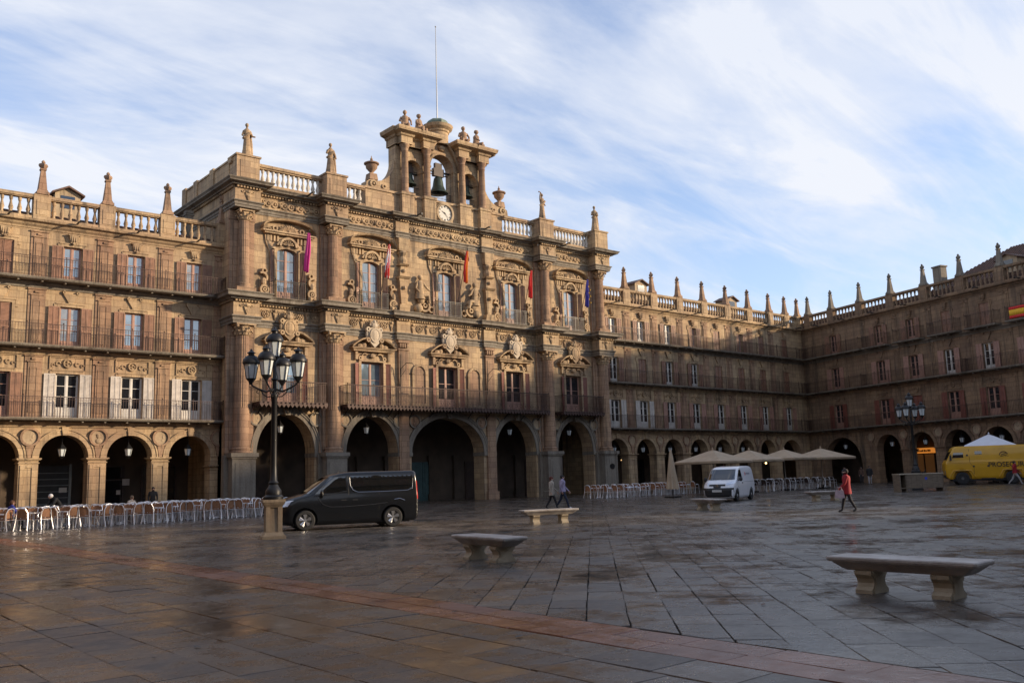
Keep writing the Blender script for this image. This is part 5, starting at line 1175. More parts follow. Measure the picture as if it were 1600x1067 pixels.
def closed_parasol(x, y, label):
    e = E('parasol', (x, y, 0), 0, label, 'parasol'); b = MB(); b.box(-.4, .4, -.4, .4, 0, .09); O('base', b.mesh('base', IRON), e)
    b = MB(); b.tube([(0, 0, .1), (0, 0, 3.15)], .035, 8); O('pole', b.mesh('pole', IRON), e)
    b = MB(); b.lathe([(.38, .55), (.36, .75), (.30, 1.3), (.22, 2.0), (.14, 2.7), (.05, 3.15)], 32, wob=lambda a, z: 1+.2*math.cos(8*a+z*1.5)*max(.2, (3.2-z)/2.6)); O('canopy', b.mesh('canopy', TAN, True, 50), e)
    b = MB(); b.lathe([(.30, 1.28), (.31, 1.36)], 14); O('strap', b.mesh('strap', TAN), e)
closed_parasol(46.9, -17.6, 'closed tan parasol standing left of the white van')

# ------------------------------------------------------------------ vehicles
class Body:
    """closed car body lofted from horizontal outlines: (z, front x, rear x, half width, front radius, rear radius)"""
    def __init__(s, lv): s.lv = lv
    def at(s, z):
        lv = s.lv
        if z <= lv[0][0]: return lv[0][1:]
        for a, b in zip(lv[:-1], lv[1:]):
            if z <= b[0]: t = (z-a[0])/(b[0]-a[0]); return tuple(p+(q-p)*t for p, q in zip(a[1:], b[1:]))
        return lv[-1][1:]
    def ring(s, z, n=7):
        xf, xr, hw, rf, rr = s.at(z); pts = []
        for (cx, cy, r, a0) in ((xf-rf, hw-rf, rf, 0), (xr+rr, hw-rr, rr, pi/2), (xr+rr, -hw+rr, rr, pi), (xf-rf, -hw+rf, rf, 1.5*pi)):
            for i in range(n+1):
                a = a0+pi/2*i/n; pts.append((cx+r*math.cos(a)*(1 if cx != 0 else 1), cy+r*math.sin(a), z))
        return pts
    def mesh(s, name, m, wheels=(), wr=.36, ww=.3):
        b = MB(); zs = []
        for a, c in zip(s.lv[:-1], s.lv[1:]):
            k = max(1, int((c[0]-a[0])/.12)); zs += [a[0]+(c[0]-a[0])*i/k for i in range(k)]
        zs.append(s.lv[-1][0]); R = [s.ring(z) for z in zs]; n = len(R[0]); vs = [p for r in R for p in r]
        fs = [(i*n+j, i*n+(j+1) % n, (i+1)*n+(j+1) % n, (i+1)*n+j) for i in range(len(R)-1) for j in range(n)]
        fs += [tuple(range(n))[::-1], tuple((len(R)-1)*n+j for j in range(n))]; b.add(vs, fs); me = b.mesh(name, m)
        if wheels:
            o = bpy.data.objects.new('tmp', me); COL.objects.link(o); cut = MB()
            for (wx, wy, wz, wr_) in wheels:
                sg = 1 if wy > 0 else -1; y0, y1 = sorted((sg*(abs(wy)-ww), sg*(abs(wy)+.5)))
                N = 26; cut.prism([(wx+wr_*math.cos(2*pi*i/N), wz+wr_*math.sin(2*pi*i/N)) for i in range(N)], y0, y1)
            cm = fixn(cut.mesh('cut', m)); co = bpy.data.objects.new('cut', cm); COL.objects.link(co)
            md = o.modifiers.new('b', 'BOOLEAN'); md.object = co; md.operation = 'DIFFERENCE'; md.solver = 'EXACT'
            dg = bpy.context.evaluated_depsgraph_get(); me2 = bpy.data.meshes.new_from_object(o.evaluated_get(dg)); me2.name = name
            bpy.data.objects.remove(o); bpy.data.objects.remove(co); me = me2
            me.materials.clear(); me.materials.append(m)
        me.polygons.foreach_set('use_smooth', [True]*len(me.polygons)); me.set_sharp_from_angle(angle=rad(32)); return me
    def side_y(s, x, z):
        xf, xr, hw, rf, rr = s.at(z)
        if x > xf-rf: q = min(1, (x-(xf-rf))/rf); return hw-rf+rf*math.sqrt(max(0, 1-q*q))
        if x < xr+rr: q = min(1, ((xr+rr)-x)/rr); return hw-rr+rr*math.sqrt(max(0, 1-q*q))
        return hw
    def front_x(s, y, z):
        xf, xr, hw, rf, rr = s.at(z); y = abs(y)
        if y > hw-rf: q = min(1, (y-(hw-rf))/rf); return xf-rf+rf*math.sqrt(max(0, 1-q*q))
        return xf
    def side_patch(s, corners, m, name, side, off=.008, n=10):
        """four (x,z) corners: bottom-front, bottom-rear, top-rear, top-front, laid on the body side"""
        b = MB(); vs = []
        (ax, az), (bx, bz), (cx, cz), (dx, dz) = corners
        for i in range(n+1):
            u = i/n
            for j in range(n+1):
                v = j/n; x = (ax*(1-u)+bx*u)*(1-v)+(dx*(1-u)+cx*u)*v; z = (az*(1-u)+bz*u)*(1-v)+(dz*(1-u)+cz*u)*v
                vs.append((x, side*(s.side_y(x, z)+off), z))
        b.add(vs, [(i*(n+1)+j, (i+1)*(n+1)+j, (i+1)*(n+1)+j+1, i*(n+1)+j+1) for i in range(n) for j in range(n)])
        return fixn(b.mesh(name, m, True, 60))
    def front_patch(s, y0, y1, z0, z1, m, name, off=.008, n=10, z0b=None, z1b=None, tw=1.):
        b = MB(); vs = []
        for i in range(n+1):
            u = i/n; y = y0+(y1-y0)*u
            za = z0+((z0b if z0b is not None else z0)-z0)*u; zb = z1+((z1b if z1b is not None else z1)-z1)*u
            for j in range(n+1):
                z = za+(zb-za)*j/n; yy = y*(1+(tw-1)*j/n); vs.append((s.front_x(yy, z)+off, yy, z+off*.5))
        b.add(vs, [(i*(n+1)+j, (i+1)*(n+1)+j, (i+1)*(n+1)+j+1, i*(n+1)+j+1) for i in range(n) for j in range(n)])
        return fixn(b.mesh(name, m, True, 60))
    def side_line(s, pts, r, m, name, side, off=.004):
        b = MB(); b.tube([(x, side*(s.side_y(x, z)+off), z) for x, z in pts], r, 5); return b.mesh(name, m, True)
def wheel(e, x, y, r, w, spokes=True, rim=None):
    s = 1 if y > 0 else -1; wh = O('wheel', None, e, (x, y, r))
    def lat(prof, n=28):
        b = MB(); b.lathe(prof, n); b.v = [(vx, vz*s, vy) for vx, vy, vz in b.v]; return b
    t = lat([(r*.62, -w/2), (r*.9, -w/2), (r, -w/2+.04), (r, w/2-.04), (r*.9, w/2), (r*.66, w/2), (r*.62, w/2-.02)]); O('tyre', fixn(t.mesh('tyre', TYRE, True, 40)), wh)
    t = lat([(r*.58, w/2-.03), (r*.66, w/2-.01), (r*.66, -w/2+.05), (.0, -w/2+.06)]); t.cur = 0
    rb = MB(); rb.merge(t)
    if spokes:
        for k in range(5):
            a = 2*pi*k/5+.3
            for d in (-.16, .16):
                p = [(math.cos(a+d*.4)*r*.12, s*(w/2-.045), math.sin(a+d*.4)*r*.12), (math.cos(a+d)*r*.62, s*(w/2-.025), math.sin(a+d)*r*.62)]; rb.tube(p, [.03*r/.33, .045*r/.33], 5)
        c = lat([(r*.16, w/2-.06), (r*.16, w/2-.02), (.0, w/2-.015)], 12); rb.merge(c)
    else:
        c = lat([(r*.55, w/2-.06), (r*.5, w/2-.03), (r*.25, w/2-.05), (r*.2, w/2+.0), (0, w/2)], 16); rb.merge(c)
    R = fixn(rb.mesh('rim', rim or RIM, True, 35)); O('rim', R, wh)
    dk = lat([(r*.6, -w/2+.08), (r*.6, -w/2+.09), (0, -w/2+.1)], 14); O('hub_shadow_disc', fixn(dk.mesh('hub_shade_disc', IRON)), wh).name = 'hub_shade_disc'  # dark disc put in for the shade behind the spokes
    return wh
BLACKP = mat('black_van_paint', (.006, .007, .009), .3, spec=.35, coat=.35)
WHITEP = mat('white_van_paint', (.74, .75, .78), .3, coat=.6, var=.06, vscale=1.5)
YELP = mat('yellow_truck_paint', (.62, .33, .008), .4, coat=.3, var=.2, vscale=.9)
PLASTIC = mat('black_plastic', (.02, .02, .022), .55); CHROME = mat('polished_trim', (.42, .42, .43), .25, 1.); HEADL = mat('headlamp_lens', (.62, .66, .74), .12, .3, spec=.8); TAILL = mat('tail_lamp', (.35, .01, .01), .2); VGLASS = mat('tinted_glass', (.006, .007, .008), .02, spec=1., ior=1.7); PLATE = mat('number_plate', (.62, .62, .60), .5)
INTER = mat('grey_rubber', (.05, .05, .052), .7)
# --- black passenger van
def black_van():
    e = E('van', (16.65, -27.75, 0), rad(161), 'black passenger van with alloy wheels parked beside the street lamp', 'van')
    B = Body([(.20, 2.28, -2.42, .88, .45, .12), (.30, 2.40, -2.48, .94, .46, .1), (.55, 2.47, -2.5, .97, .48, .1), (.82, 2.44, -2.5, .975, .5, .1), (1.0, 2.34, -2.5, .97, .52, .1), (1.10, 2.12, -2.495, .965, .56, .1), (1.19, 1.78, -2.49, .955, .56, .1), (1.26, 1.50, -2.485, .95, .46, .1), (1.50, 1.18, -2.475, .93, .40, .1), (1.74, .86, -2.46, .905, .36, .11), (1.86, .66, -2.44, .885, .34, .12), (1.92, .46, -2.42, .855, .32, .13), (1.96, .2, -2.38, .80, .3, .14), (1.975, -.1, -2.3, .70, .28, .14)])
    wx = (1.55, -1.55); O('body', B.mesh('body', BLACKP, [(x, s*.97, .35, .43) for x in wx for s in (-1, 1)]), e)
    for x in wx:
        for s in (-1, 1): wheel(e, x, s*.85, .345, .23)
    O('windscreen', B.front_patch(-.82, .82, 1.25, 1.80, VGLASS, 'windscreen', .01, 12, tw=.9), e)
    for s in (-1, 1):
        O('front_window', B.side_patch([(1.22, 1.23), (.10, 1.30), (.14, 1.82), (.66, 1.80)], VGLASS, 'front_window', s), e)
        O('side_window', B.side_patch([(-.12, 1.28), (-2.25, 1.30), (-2.28, 1.82), (-.02, 1.83)], VGLASS, 'side_window', s), e)
        O('window_trim', B.side_line([(1.32, 1.16), (.75, 1.2), (.1, 1.31)], .012, CHROME, 'window_trim', s, .012), e)
        O('window_trim', B.side_line([(.0, 1.78), (-.02, 1.5), (-.12, 1.33), (-.3, 1.255), (-1.2, 1.25), (-2.1, 1.27), (-2.28, 1.36), (-2.3, 1.7)], .011, CHROME, 'window_trim', s, .006), e)
        O('door_crease', B.side_line([(1.12, 1.1), (.95, .88), (.7, .78), (.2, .77), (-.8, .81), (-1.35, .86)], .012, CHROME, 'door_crease', s, .002), e)
        O('door_gap', B.side_line([(.06, 1.82), (.04, 1.2), (.02, .35)], .006, IRON, 'door_gap', s, .001), e); O('door_gap', B.side_line([(-1.05, 1.22), (-1.05, .7), (-1.0, .35)], .005, IRON, 'door_gap', s, .001), e)
        O('wheel_arch_trim', B.side_line([(-1.98, .92), (-1.8, .99), (-1.6, .96)], .012, CHROME, 'wheel_arch_trim', s, .002), e)
        O('headlight', B.front_patch(s*.60, s*.93, .78, .98, HEADL, 'headlight', .008, z0b=.84, z1b=1.04), e); O('tail_light', B.side_patch([(-2.44, .95), (-2.49, .95), (-2.46, 1.6), (-2.42, 1.6)], TAILL, 'tail_light', s), e)
        m = MB(); m.ball((1.0, s*1.09, 1.24), .12, 8, 6, (.55, .9, 1.2)); m.tube([(1.05, s*.9, 1.14), (1.02, s*1.05, 1.18)], .03, 5); O('mirror', m.mesh('mirror', BLACKP, True), e)
        h = MB(); h.box(.12, .30, s*.965-.015, s*.965+.02, .98, 1.01); O('door_handle', h.mesh('door_handle', PLASTIC), e); h = MB(); h.box(-.28, -.10, s*.965-.015, s*.965+.02, .98, 1.01); O('door_handle', h.mesh('door_handle', PLASTIC), e)
    O('grille', B.front_patch(-.55, .55, .80, .93, PLASTIC, 'grille', .008), e); O('grille_trim', B.front_patch(-.6, .6, .935, .955, CHROME, 'grille_trim', .012), e); O('lower_grille', B.front_patch(-.7, .7, .36, .56, PLASTIC, 'lower_grille', .008), e); O('number_plate', B.front_patch(-.26, .26, .6, .71, PLATE, 'number_plate', .014), e)
    a = MB(); a.tube([(.3, 0, 1.92), (.22, 0, 2.02), (.05, 0, 1.97)], [.05, .02, .01], 5); O('roof_aerial', a.mesh('roof_aerial', PLASTIC), e)
    u = MB(); u.box(-2.2, 2.0, -.75, .75, .16, .24); O('underbody', u.mesh('underbody', PLASTIC), e)
black_van()
def white_van():
    e = E('van', (41.65, -26.05, 0), rad(-160), 'white delivery van with black bumper and small red logo', 'van')
    B = Body([(.19, 2.06, -2.12, .76, .4, .15), (.30, 2.16, -2.18, .82, .42, .14), (.60, 2.2, -2.2, .85, .44, .12), (.80, 2.14, -2.2, .85, .46, .12), (.95, 2.02, -2.2, .85, .5, .12), (1.06, 1.78, -2.195, .84, .5, .12), (1.14, 1.52, -2.19, .83, .46, .12), (1.45, 1.16, -2.17, .79, .36, .13), (1.70, .84, -2.13, .75, .32, .15), (1.80, .55, -2.1, .71, .3, .17), (1.85, .2, -2.02, .65, .28, .18), (1.875, -.3, -1.9, .56, .26, .16)])
    wx = (1.32, -1.42); O('body', B.mesh('body', WHITEP, [(x, s*.85, .32, .385) for x in wx for s in (-1, 1)]), e)
    for x in wx:
        for s in (-1, 1): wheel(e, x, s*.75, .315, .2, False, mat('hubcap', (.5, .5, .52), .4, .6))
    O('windscreen', B.front_patch(-.74, .74, 1.15, 1.70, VGLASS, 'windscreen', .01, 12, tw=.9), e)
    for s in (-1, 1):
        O('front_window', B.side_patch([(1.18, 1.10), (.22, 1.20), (.28, 1.68), (.62, 1.66)], VGLASS, 'front_window', s), e)
        O('door_gap', B.side_line([(.16, 1.72), (.14, 1.1), (.12, .35)], .006, INTER, 'door_gap', s, .001), e); O('door_gap', B.side_line([(1.2, 1.06), (1.1, .8), (.98, .7)], .005, INTER, 'door_gap', s, .001), e); O('side_rail', B.side_line([(.1, 1.02), (-1.2, 1.02), (-2.0, 1.02)], .008, INTER, 'side_rail', s, .0), e)
        O('headlight', B.front_patch(s*.46, s*.82, .84, .96, HEADL, 'headlight', .008, z0b=.94, z1b=1.1), e); O('tail_light', B.side_patch([(-2.1, .9), (-2.17, .9), (-2.15, 1.25), (-2.08, 1.25)], TAILL, 'tail_light', s), e)
        m = MB(); m.ball((1.02, s*.98, 1.17), .11, 8, 6, (.55, .9, 1.1)); m.tube([(1.05, s*.8, 1.1), (1.02, s*.93, 1.12)], .03, 5); O('mirror', m.mesh('mirror', PLASTIC, True), e)
        h = MB(); h.box(.2, .38, s*.845-.01, s*.845+.025, .94, .99); O('door_handle', h.mesh('door_handle', PLASTIC), e)
        O('logo', B.side_patch([(-.42, 1.36), (-.56, 1.36), (-.56, 1.52), (-.42, 1.52)], mat('logo_red', (.6, .03, .03), .5), 'logo', s, .006, 3), e)
        for k in range(7): O('logo_stroke', B.side_patch([(-.64-.11*k, 1.41), (-.715-.11*k, 1.41), (-.715-.11*k, 1.41+(.09 if k % 3 else .07)), (-.64-.11*k, 1.41+(.09 if k % 3 else .07))], mat('logo_grey', (.25, .25, .30), .5), 'logo_stroke', s, .006, 2), e)
    O('bumper', B.front_patch(-.83, .83, .24, .72, PLASTIC, 'bumper', .02, 14), e); O('grille', B.front_patch(-.44, .44, .82, .92, PLASTIC, 'grille', .01), e); O('grille', B.front_patch(-.2, .2, .73, .82, PLASTIC, 'grille', .01), e)
    g = MB(); g.ring(0, 0, .05, .07, -.01, .01, n=14); g.box(-.08, .08, -.012, .012, -.015, .015); O('badge', g.mesh('badge', CHROME), e, (2.15, 0, .85), (0, 0, pi/2)); O('number_plate', B.front_patch(-.26, .26, .5, .61, PLATE, 'number_plate', .03), e)
    w = MB(); w.tube([(1.66, -.5, 1.14), (1.56, -.05, 1.2)], .01, 4); w.tube([(1.66, .1, 1.14), (1.56, .55, 1.2)], .01, 4); O('wiper', w.mesh('wiper', PLASTIC), e); u = MB(); u.box(-1.9, 1.8, -.66, .66, .15, .22); O('underbody', u.mesh('underbody', PLASTIC), e)
white_van()
def text_mesh(txt, size, m):
    c = bpy.data.curves.new('txt', 'FONT'); c.body = txt; c.size = size; c.extrude = .004; c.align_x = 'CENTER'; c.offset = .012*size
    o = bpy.data.objects.new('txt', c); COL.objects.link(o); dg = bpy.context.evaluated_depsgraph_get(); dg.update(); me = bpy.data.meshes.new_from_object(o.evaluated_get(dg)); bpy.data.objects.remove(o); me.materials.clear(); me.materials.append(m); return me
def truck():
    e = E('armoured_truck', (74.9, -26.8, 0), rad(121), 'yellow armoured cash truck with black lettering, cut off by the right picture edge', 'truck')
    B = Body([(.45, 3.55, -3.7, 1.02, .12, .08), (.62, 3.72, -3.75, 1.1, .14, .08), (1.25, 3.78, -3.75, 1.16, .14, .08), (1.70, 3.74, -3.75, 1.17, .14, .08), (1.78, 3.68, -3.75, 1.15, .14, .08), (2.35, 3.38, -3.72, 1.12, .16, .1), (2.85, 3.10, -3.68, 1.04, .18, .12), (2.98, 2.9, -3.6, .94, .2, .14)])
    wx = (2.6, -.9); O('body', B.mesh('body', YELP, [(x, s*1.15, .55, .66) for x in wx for s in (-1, 1)], ww=.42), e)
    DKL = mat('lettering_black', (.02, .016, .012), .5)
    for x in wx:
        for s in (-1, 1): wheel(e, x, s*.98, .5, .3, False, mat('steel_rim', (.12, .12, .12), .5, .5))
    O('windscreen', B.front_patch(-.9, .9, 1.95, 2.6, VGLASS, 'windscreen', .01), e)
    for s in (-1, 1):
        O('cab_window', B.side_patch([(3.22, 2.1), (2.42, 2.1), (2.42, 2.5), (3.1, 2.5)], VGLASS, 'cab_window', s), e); O('side_window', B.side_patch([(1.6, 2.32), (1.1, 2.32), (1.1, 2.58), (1.6, 2.58)], VGLASS, 'side_window', s), e)
        for (x, z) in ((2.15, 2.28), (1.75, 1.42), (.75, 1.42)): g = MB(); g.disc(0, 0, .07, -.02, .02, 12); O('gun_port', g.mesh('gun_port', PLASTIC), e, (x, s*(B.side_y(x, z)+.01), z))
        O('body_crease', B.side_line([(3.6, 1.72), (0, 1.72), (-3.6, 1.72)], .03, YELP, 'body_crease', s, .0), e)
        for x in wx: O('arch_trim', B.side_line([(x+.95, .55), (x+.62, 1.12), (x-.62, 1.12), (x-.95, .55)], .05, YELP, 'arch_trim', s, .02), e)
        O('door_gap', B.side_line([(2.0, 2.75), (2.0, 1.7), (1.75, 1.3), (1.75, .7)], .012, PLASTIC, 'door_gap', s, .002), e); O('door_gap', B.side_line([(.2, 2.75), (.2, .6)], .01, PLASTIC, 'door_gap', s, .002), e)
        h = MB(); h.box(.3, 1.3, s*1.12, s*1.19, .42, .5); O('step', h.mesh('step', PLASTIC), e)
        m = MB(); m.box(3.3, 3.42, s*1.2, s*1.42, 1.9, 2.3); m.tube([(3.3, s*1.1, 2.4), (3.36, s*1.3, 2.35)], .025, 5); O('mirror', m.mesh('mirror', PLASTIC), e)
        O('headlight', B.front_patch(s*.62, s*.95, .85, 1.1, HEADL, 'headlight', .01), e)
        t = text_mesh('PROSEGUR', .50, DKL); xc = -.5
        o = O('lettering', t, e, (xc, s*1.185, 1.34), (pi/2, 0, pi if s > 0 else 0))
        lg = MB(); lg.ring(0, 0, .27, .32, -.01, .01, rad(20), rad(175), 20); lg.ring(0, 0, .27, .32, -.01, .01, rad(200), rad(355), 20)
        for k, (q, w) in enumerate(((-.12, .18), (0, .24), (.12, .18))): lg.prism([(-w, q-.09), (w, q+.03), (w, q+.08), (-w, q-.04)], -.01, .01)
        O('logo', lg.mesh('logo', DKL), e, (-.4, s*1.128, 2.18), (rad(3)*s, 0, pi if s > 0 else 0))
    O('bumper', B.front_patch(-1.0, 1.0, .5, .78, PLASTIC, 'bumper', .03), e); g = MB(); g.box(-3.2, 3.3, -.9, .9, .3, .5); O('chassis', g.mesh('chassis', PLASTIC), e); g = MB(); g.box(2.2, 2.5, -.5, .5, 2.98, 3.06); O('roof_beacon', g.mesh('roof_beacon', PLASTIC), e)
truck()

# ------------------------------------------------------------------ wooden counter on the square
def counter():
    WOOD = mat('grey_weathered_wood', (.20, .155, .11), .7, col2=(.11, .085, .06), vscale=3, stretch=(1, 1, 8)); TOPM = mat('pale_counter_top', (.42, .36, .27), .6, var=.2)
    e = E('market_counter', (56.2, -29.6, 0), rad(-35), 'low wooden counter with pale top and small blue sticker, before the far lamp', 'counter')
    b = MB(); b.box(-1.45, 1.45, -.45, .45, 1.06, 1.12); O('top', b.mesh('top', TOPM), e)
    for k in range(7): b = MB(); x0 = -1.0+k*.345; b.box(x0, x0+.335, -.42, -.39, .22, 1.06); O('plank', b.mesh('plank', WOOD), e)
    for x in (-1.42, -1.02, 1.36): b = MB(); b.box(x, x+.07, -.42, .42, 0, 1.06); O('side_panel', b.mesh('side_panel', WOOD), e)
    b = MB(); b.box(-1.35, 1.35, -.36, .42, .2, .25); O('shelf', b.mesh('shelf', WOOD), e); b = MB(); b.box(-1.36, 1.36, .38, .42, .25, 1.06); O('back_panel', b.mesh('back_panel', WOOD), e)
    b = MB(); b.prism([(.09*math.cos(pi*k/3)+.3, .09*math.sin(pi*k/3)+.8) for k in range(6)], -.43, -.418); O('sticker', b.mesh('sticker', mat('blue_sticker', (.03, .06, .55), .5)), e)
    b = MB(); b.box(.2, .42, -.2, .1, 1.12, 1.2); b.tube([(.4, 0, 1.14), (.62, .05, 1.34)], .02, 5); O('tool_on_top', b.mesh('tool_on_top', IRON), e).name = 'tap'
counter()

# ------------------------------------------------------------------ lit shop on the right
ORA = mat('lit_orange_sign', (.5, .2, .03), .5, emit=(1.0, .33, .05, .4)); WARM = mat('lit_shop_interior', (.07, .035, .02), .7, emit=(1., .42, .12, .03))
def elocal(t, d, z): return EO+ED*t+Vector((-ED.y, ED.x, 0))*d+Vector((0, 0, z))
sg = E('shop_front', elocal(11.5, 4.7, 0), EROT, 'lit shop entrance with glowing orange sign inside a right-hand arch', 'shop')
b = MB(); b.box(-1.4, 1.4, -.1, .1, 2.85, 3.4); O('sign', b.mesh('sign', ORA), sg)
b = MB(); 
for k in range(9): b.box(-1.0+.23*k, -.86+.23*k+(.04 if k % 2 else 0), -.13, -.1, 3.0, 3.22-(.05 if k % 3 == 0 else 0))
O('sign_strokes', b.mesh('sign_strokes', mat('sign_brown', (.12, .03, .01), .6)), sg)
b = MB(); b.box(-1.5, -1.35, -.1, .1, 0, 2.75); b.box(1.35, 1.5, -.1, .1, 0, 2.75); b.box(-.05, .05, -.05, .05, 0, 2.75); O('door_frame', b.mesh('door_frame', DARKWOOD), sg)
b = MB(); b.box(-1.35, 1.35, .3, .35, 0, 2.75); O('lit_interior', b.mesh('lit_interior', WARM), sg)
def bulb(p, label):
    b = MB(); b.ball((0, 0, 0), .11, 8, 6); b.tube([(0, 0, .1), (0, 0, .5)], .015, 4); tag(O('ceiling_lamp', b.mesh('ceiling_lamp', mat('warm_bulb', (1, .8, .5), .5, emit=(1., .62, .25, 4.))), None, p), label, 'lamp', 'small lit lamps under the arcades')
bulb((64.4, 3.2, 3.0), 'small lit lamp glowing inside the second arch right of the town hall'); bulb((80.3, 3.0, 3.2), 'small lit lamp glowing under the arcade above the tan parasols'); bulb((86.9, 2.5, 2.4), 'small lit lamp deep in the arcade near the far corner'); bulb((84.0, 2.5, 2.2), 'small lit lamp low in the arcade left of the far corner')
for k, t in enumerate((5.0, 11.5, 15.7, 19.92, 24.14)):
    p = elocal(t, .5, 4.86); hang_lantern(p.x, p.y, p.z, ['lantern in the wide dark portal of the right-hand building', 'lantern in front of the lit orange shop sign', 'lantern in the arch right of the lit shop', 'lantern in the arch above the front of the yellow truck', 'lantern in the arch at the right edge above the truck'][k])

# ------------------------------------------------------------------ people
def person(loc, rz, label, J=None, h=1.7, top=(.2, .2, .2), legs=(.05, .05, .06), hair=(.03, .02, .015), shoes=(.02, .02, .02), coat=None, stride=.28, arms=.22, pose='walk', hair_long=False, bulk=1.0):
    """one skinned body (pelvis root) facing local -y; clothes by region; hair and coat are parts"""
    e = E('person', loc, rz, label, 'person'); k = h/1.72; s = stride; a = arms
    j = dict(pel=(0, 0, .93), sp=(0, 0, 1.12), ch=(0, .0, 1.32), nk=(0, .0, 1.46), hd=(0, -.02, 1.56), ht=(0, -.015, 1.67),
             hl=(-.09, 0, .88), kl=(-.1, -s*.55, .50), al=(-.1, -s*.9, .09), tl=(-.11, -s*.9-.15, .04),
             hr=(.09, 0, .88), kr=(.1, s*.35, .48), ar=(.1, s*1.1, .12), tr=(.11, s*1.1-.14, .04),
             sl=(-.185, 0, 1.39), el=(-.23, a*.5, 1.12), wl=(-.21, a*.6-.1, .88), fl=(-.2, a*.6-.13, .80),
             sr=(.185, 0, 1.39), er=(.23, -a*.4, 1.12), wr=(.21, -a*.9-.1, .90), fr=(.2, -a*1.0-.13, .82))
    if J: j.update(J)
    R = dict(pel=.145, sp=.135, ch=.155, nk=.058, hd=.085, ht=.06, hl=.10, kl=.066, al=.043, tl=.035, hr=.10, kr=.066, ar=.043, tr=.035, sl=.075, el=.05, wl=.034, fl=.028, sr=.075, er=.05, wr=.034, fr=.028)
    ed = [('pel', 'sp'), ('sp', 'ch'), ('ch', 'nk'), ('nk', 'hd'), ('hd', 'ht'), ('pel', 'hl'), ('hl', 'kl'), ('kl', 'al'), ('al', 'tl'), ('pel', 'hr'), ('hr', 'kr'), ('kr', 'ar'), ('ar', 'tr'), ('ch', 'sl'), ('sl', 'el'), ('el', 'wl'), ('wl', 'fl'), ('ch', 'sr'), ('sr', 'er'), ('er', 'wr'), ('wr', 'fr')]
    names = list(j); me = bpy.data.meshes.new('body'); me.from_pydata([tuple(c*k for c in j[n]) for n in names], [(names.index(p), names.index(q)) for p, q in ed], [])
    o = bpy.data.objects.new('tmp', me); COL.objects.link(o); o.modifiers.new('s', 'SKIN')
    for i, n in enumerate(names):
        d = me.skin_vertices[0].data[i]; b_ = bulk if n in ('pel', 'sp', 'ch', 'sl', 'sr', 'el', 'er') else 1; d.radius = (R[n]*k*b_, R[n]*k*b_*(.8 if n in ('pel', 'sp', 'ch') else 1)); d.use_root = (n == 'pel')
    md = o.modifiers.new('u', 'SUBSURF'); md.levels = 2; md.render_levels = 2
    dg = bpy.context.evaluated_depsgraph_get(); dg.update(); bm_ = bpy.data.meshes.new_from_object(o.evaluated_get(dg)); bpy.data.objects.remove(o)
    mm = MB(); mm.v = [tuple(v.co) for v in bm_.vertices]; mm.f = [tuple(p.vertices) for p in bm_.polygons]; mm.m = [0]*len(mm.f)
    for side, w, f in ((-1, 'wl', 'fl'), (1, 'wr', 'fr')):       # four fingers and a thumb on each hand
        W_, F_ = Vector(j[w])*k, Vector(j[f])*k; d = (F_-W_).normalized(); ac = d.cross(Vector((1, 0, 0))); ac = ac.normalized() if ac.length > .1 else Vector((0, 1, 0))
        for q in range(4):
            off = ac*(.024*k*(q-1.5)); l = (.055, .068, .064, .048)[q]*k; p0 = F_+off; p1 = p0+d*l*.6; p2 = p1+d*l*.35+Vector((-side*.02*k, 0, 0)); mm.tube([p0, p1, p2], .0095*k, 5)
        p0 = W_+d*.03*k; mm.tube([p0, p0-ac*.045*k+d*.02*k, p0-ac*.05*k+d*.06*k], .011*k, 5)
    hd = Vector(j['hd'])*k
    mm.ball((hd.x, hd.y-.095*k, hd.z+.015*k), .017*k, 5, 4, (1, 1, 1.5)); [mm.ball((hd.x+sx*.085*k, hd.y, hd.z+.02*k), .025*k, 5, 4, (.5, 1, 1.4)) for sx in (-1, 1)]
    cols = [('skin', None), ('top', top), ('legs', legs), ('shoes', shoes)]
    def near(p, a_, b_):
        a_, b_ = Vector(a_)*k, Vector(b_)*k; t = max(0, min(1, (p-a_).dot(b_-a_)/max(1e-6, (b_-a_).length_squared))); return (p-(a_+(b_-a_)*t)).length
    reg = {('pel', 'sp'): 1, ('sp', 'ch'): 1, ('ch', 'nk'): 1, ('nk', 'hd'): 0, ('hd', 'ht'): 0, ('pel', 'hl'): 2, ('hl', 'kl'): 2, ('kl', 'al'): 2, ('al', 'tl'): 3, ('pel', 'hr'): 2, ('hr', 'kr'): 2, ('kr', 'ar'): 2, ('ar', 'tr'): 3, ('ch', 'sl'): 1, ('sl', 'el'): 1, ('el', 'wl'): 1, ('wl', 'fl'): 0, ('ch', 'sr'): 1, ('sr', 'er'): 1, ('er', 'wr'): 1, ('wr', 'fr'): 0}
    rad_ = {p: (R[p[0]]+R[p[1]])/2 for p in ed}
    for i, f in enumerate(mm.f):
        c = Vector((0, 0, 0)); [c.__iadd__(Vector(mm.v[q])) for q in f]; c /= len(f)
        best = min(ed, key=lambda p: near(c, j[p[0]], j[p[1]])-rad_[p]*k*.8); mm.m[i] = reg[best]
    def cm(n, c): return SKIN if c is None else mat('cloth_%.3f_%.3f_%.3f' % c, c, .8, var=.2, vscale=9)
    O('body', mm.mesh('body', [cm(*c) for c in cols], True, 70), e)
    b = MB(); b.ball((hd.x, hd.y+.022*k, hd.z+.045*k), .108*k, 12, 8, (.92, 1.0, 1.02))
    if hair_long: b.ball((hd.x, hd.y+.06*k, hd.z-.06*k), .09*k, 9, 7, (1., .7, 1.5))
    O('hair', b.mesh('hair', cm('hair', hair), True), e)
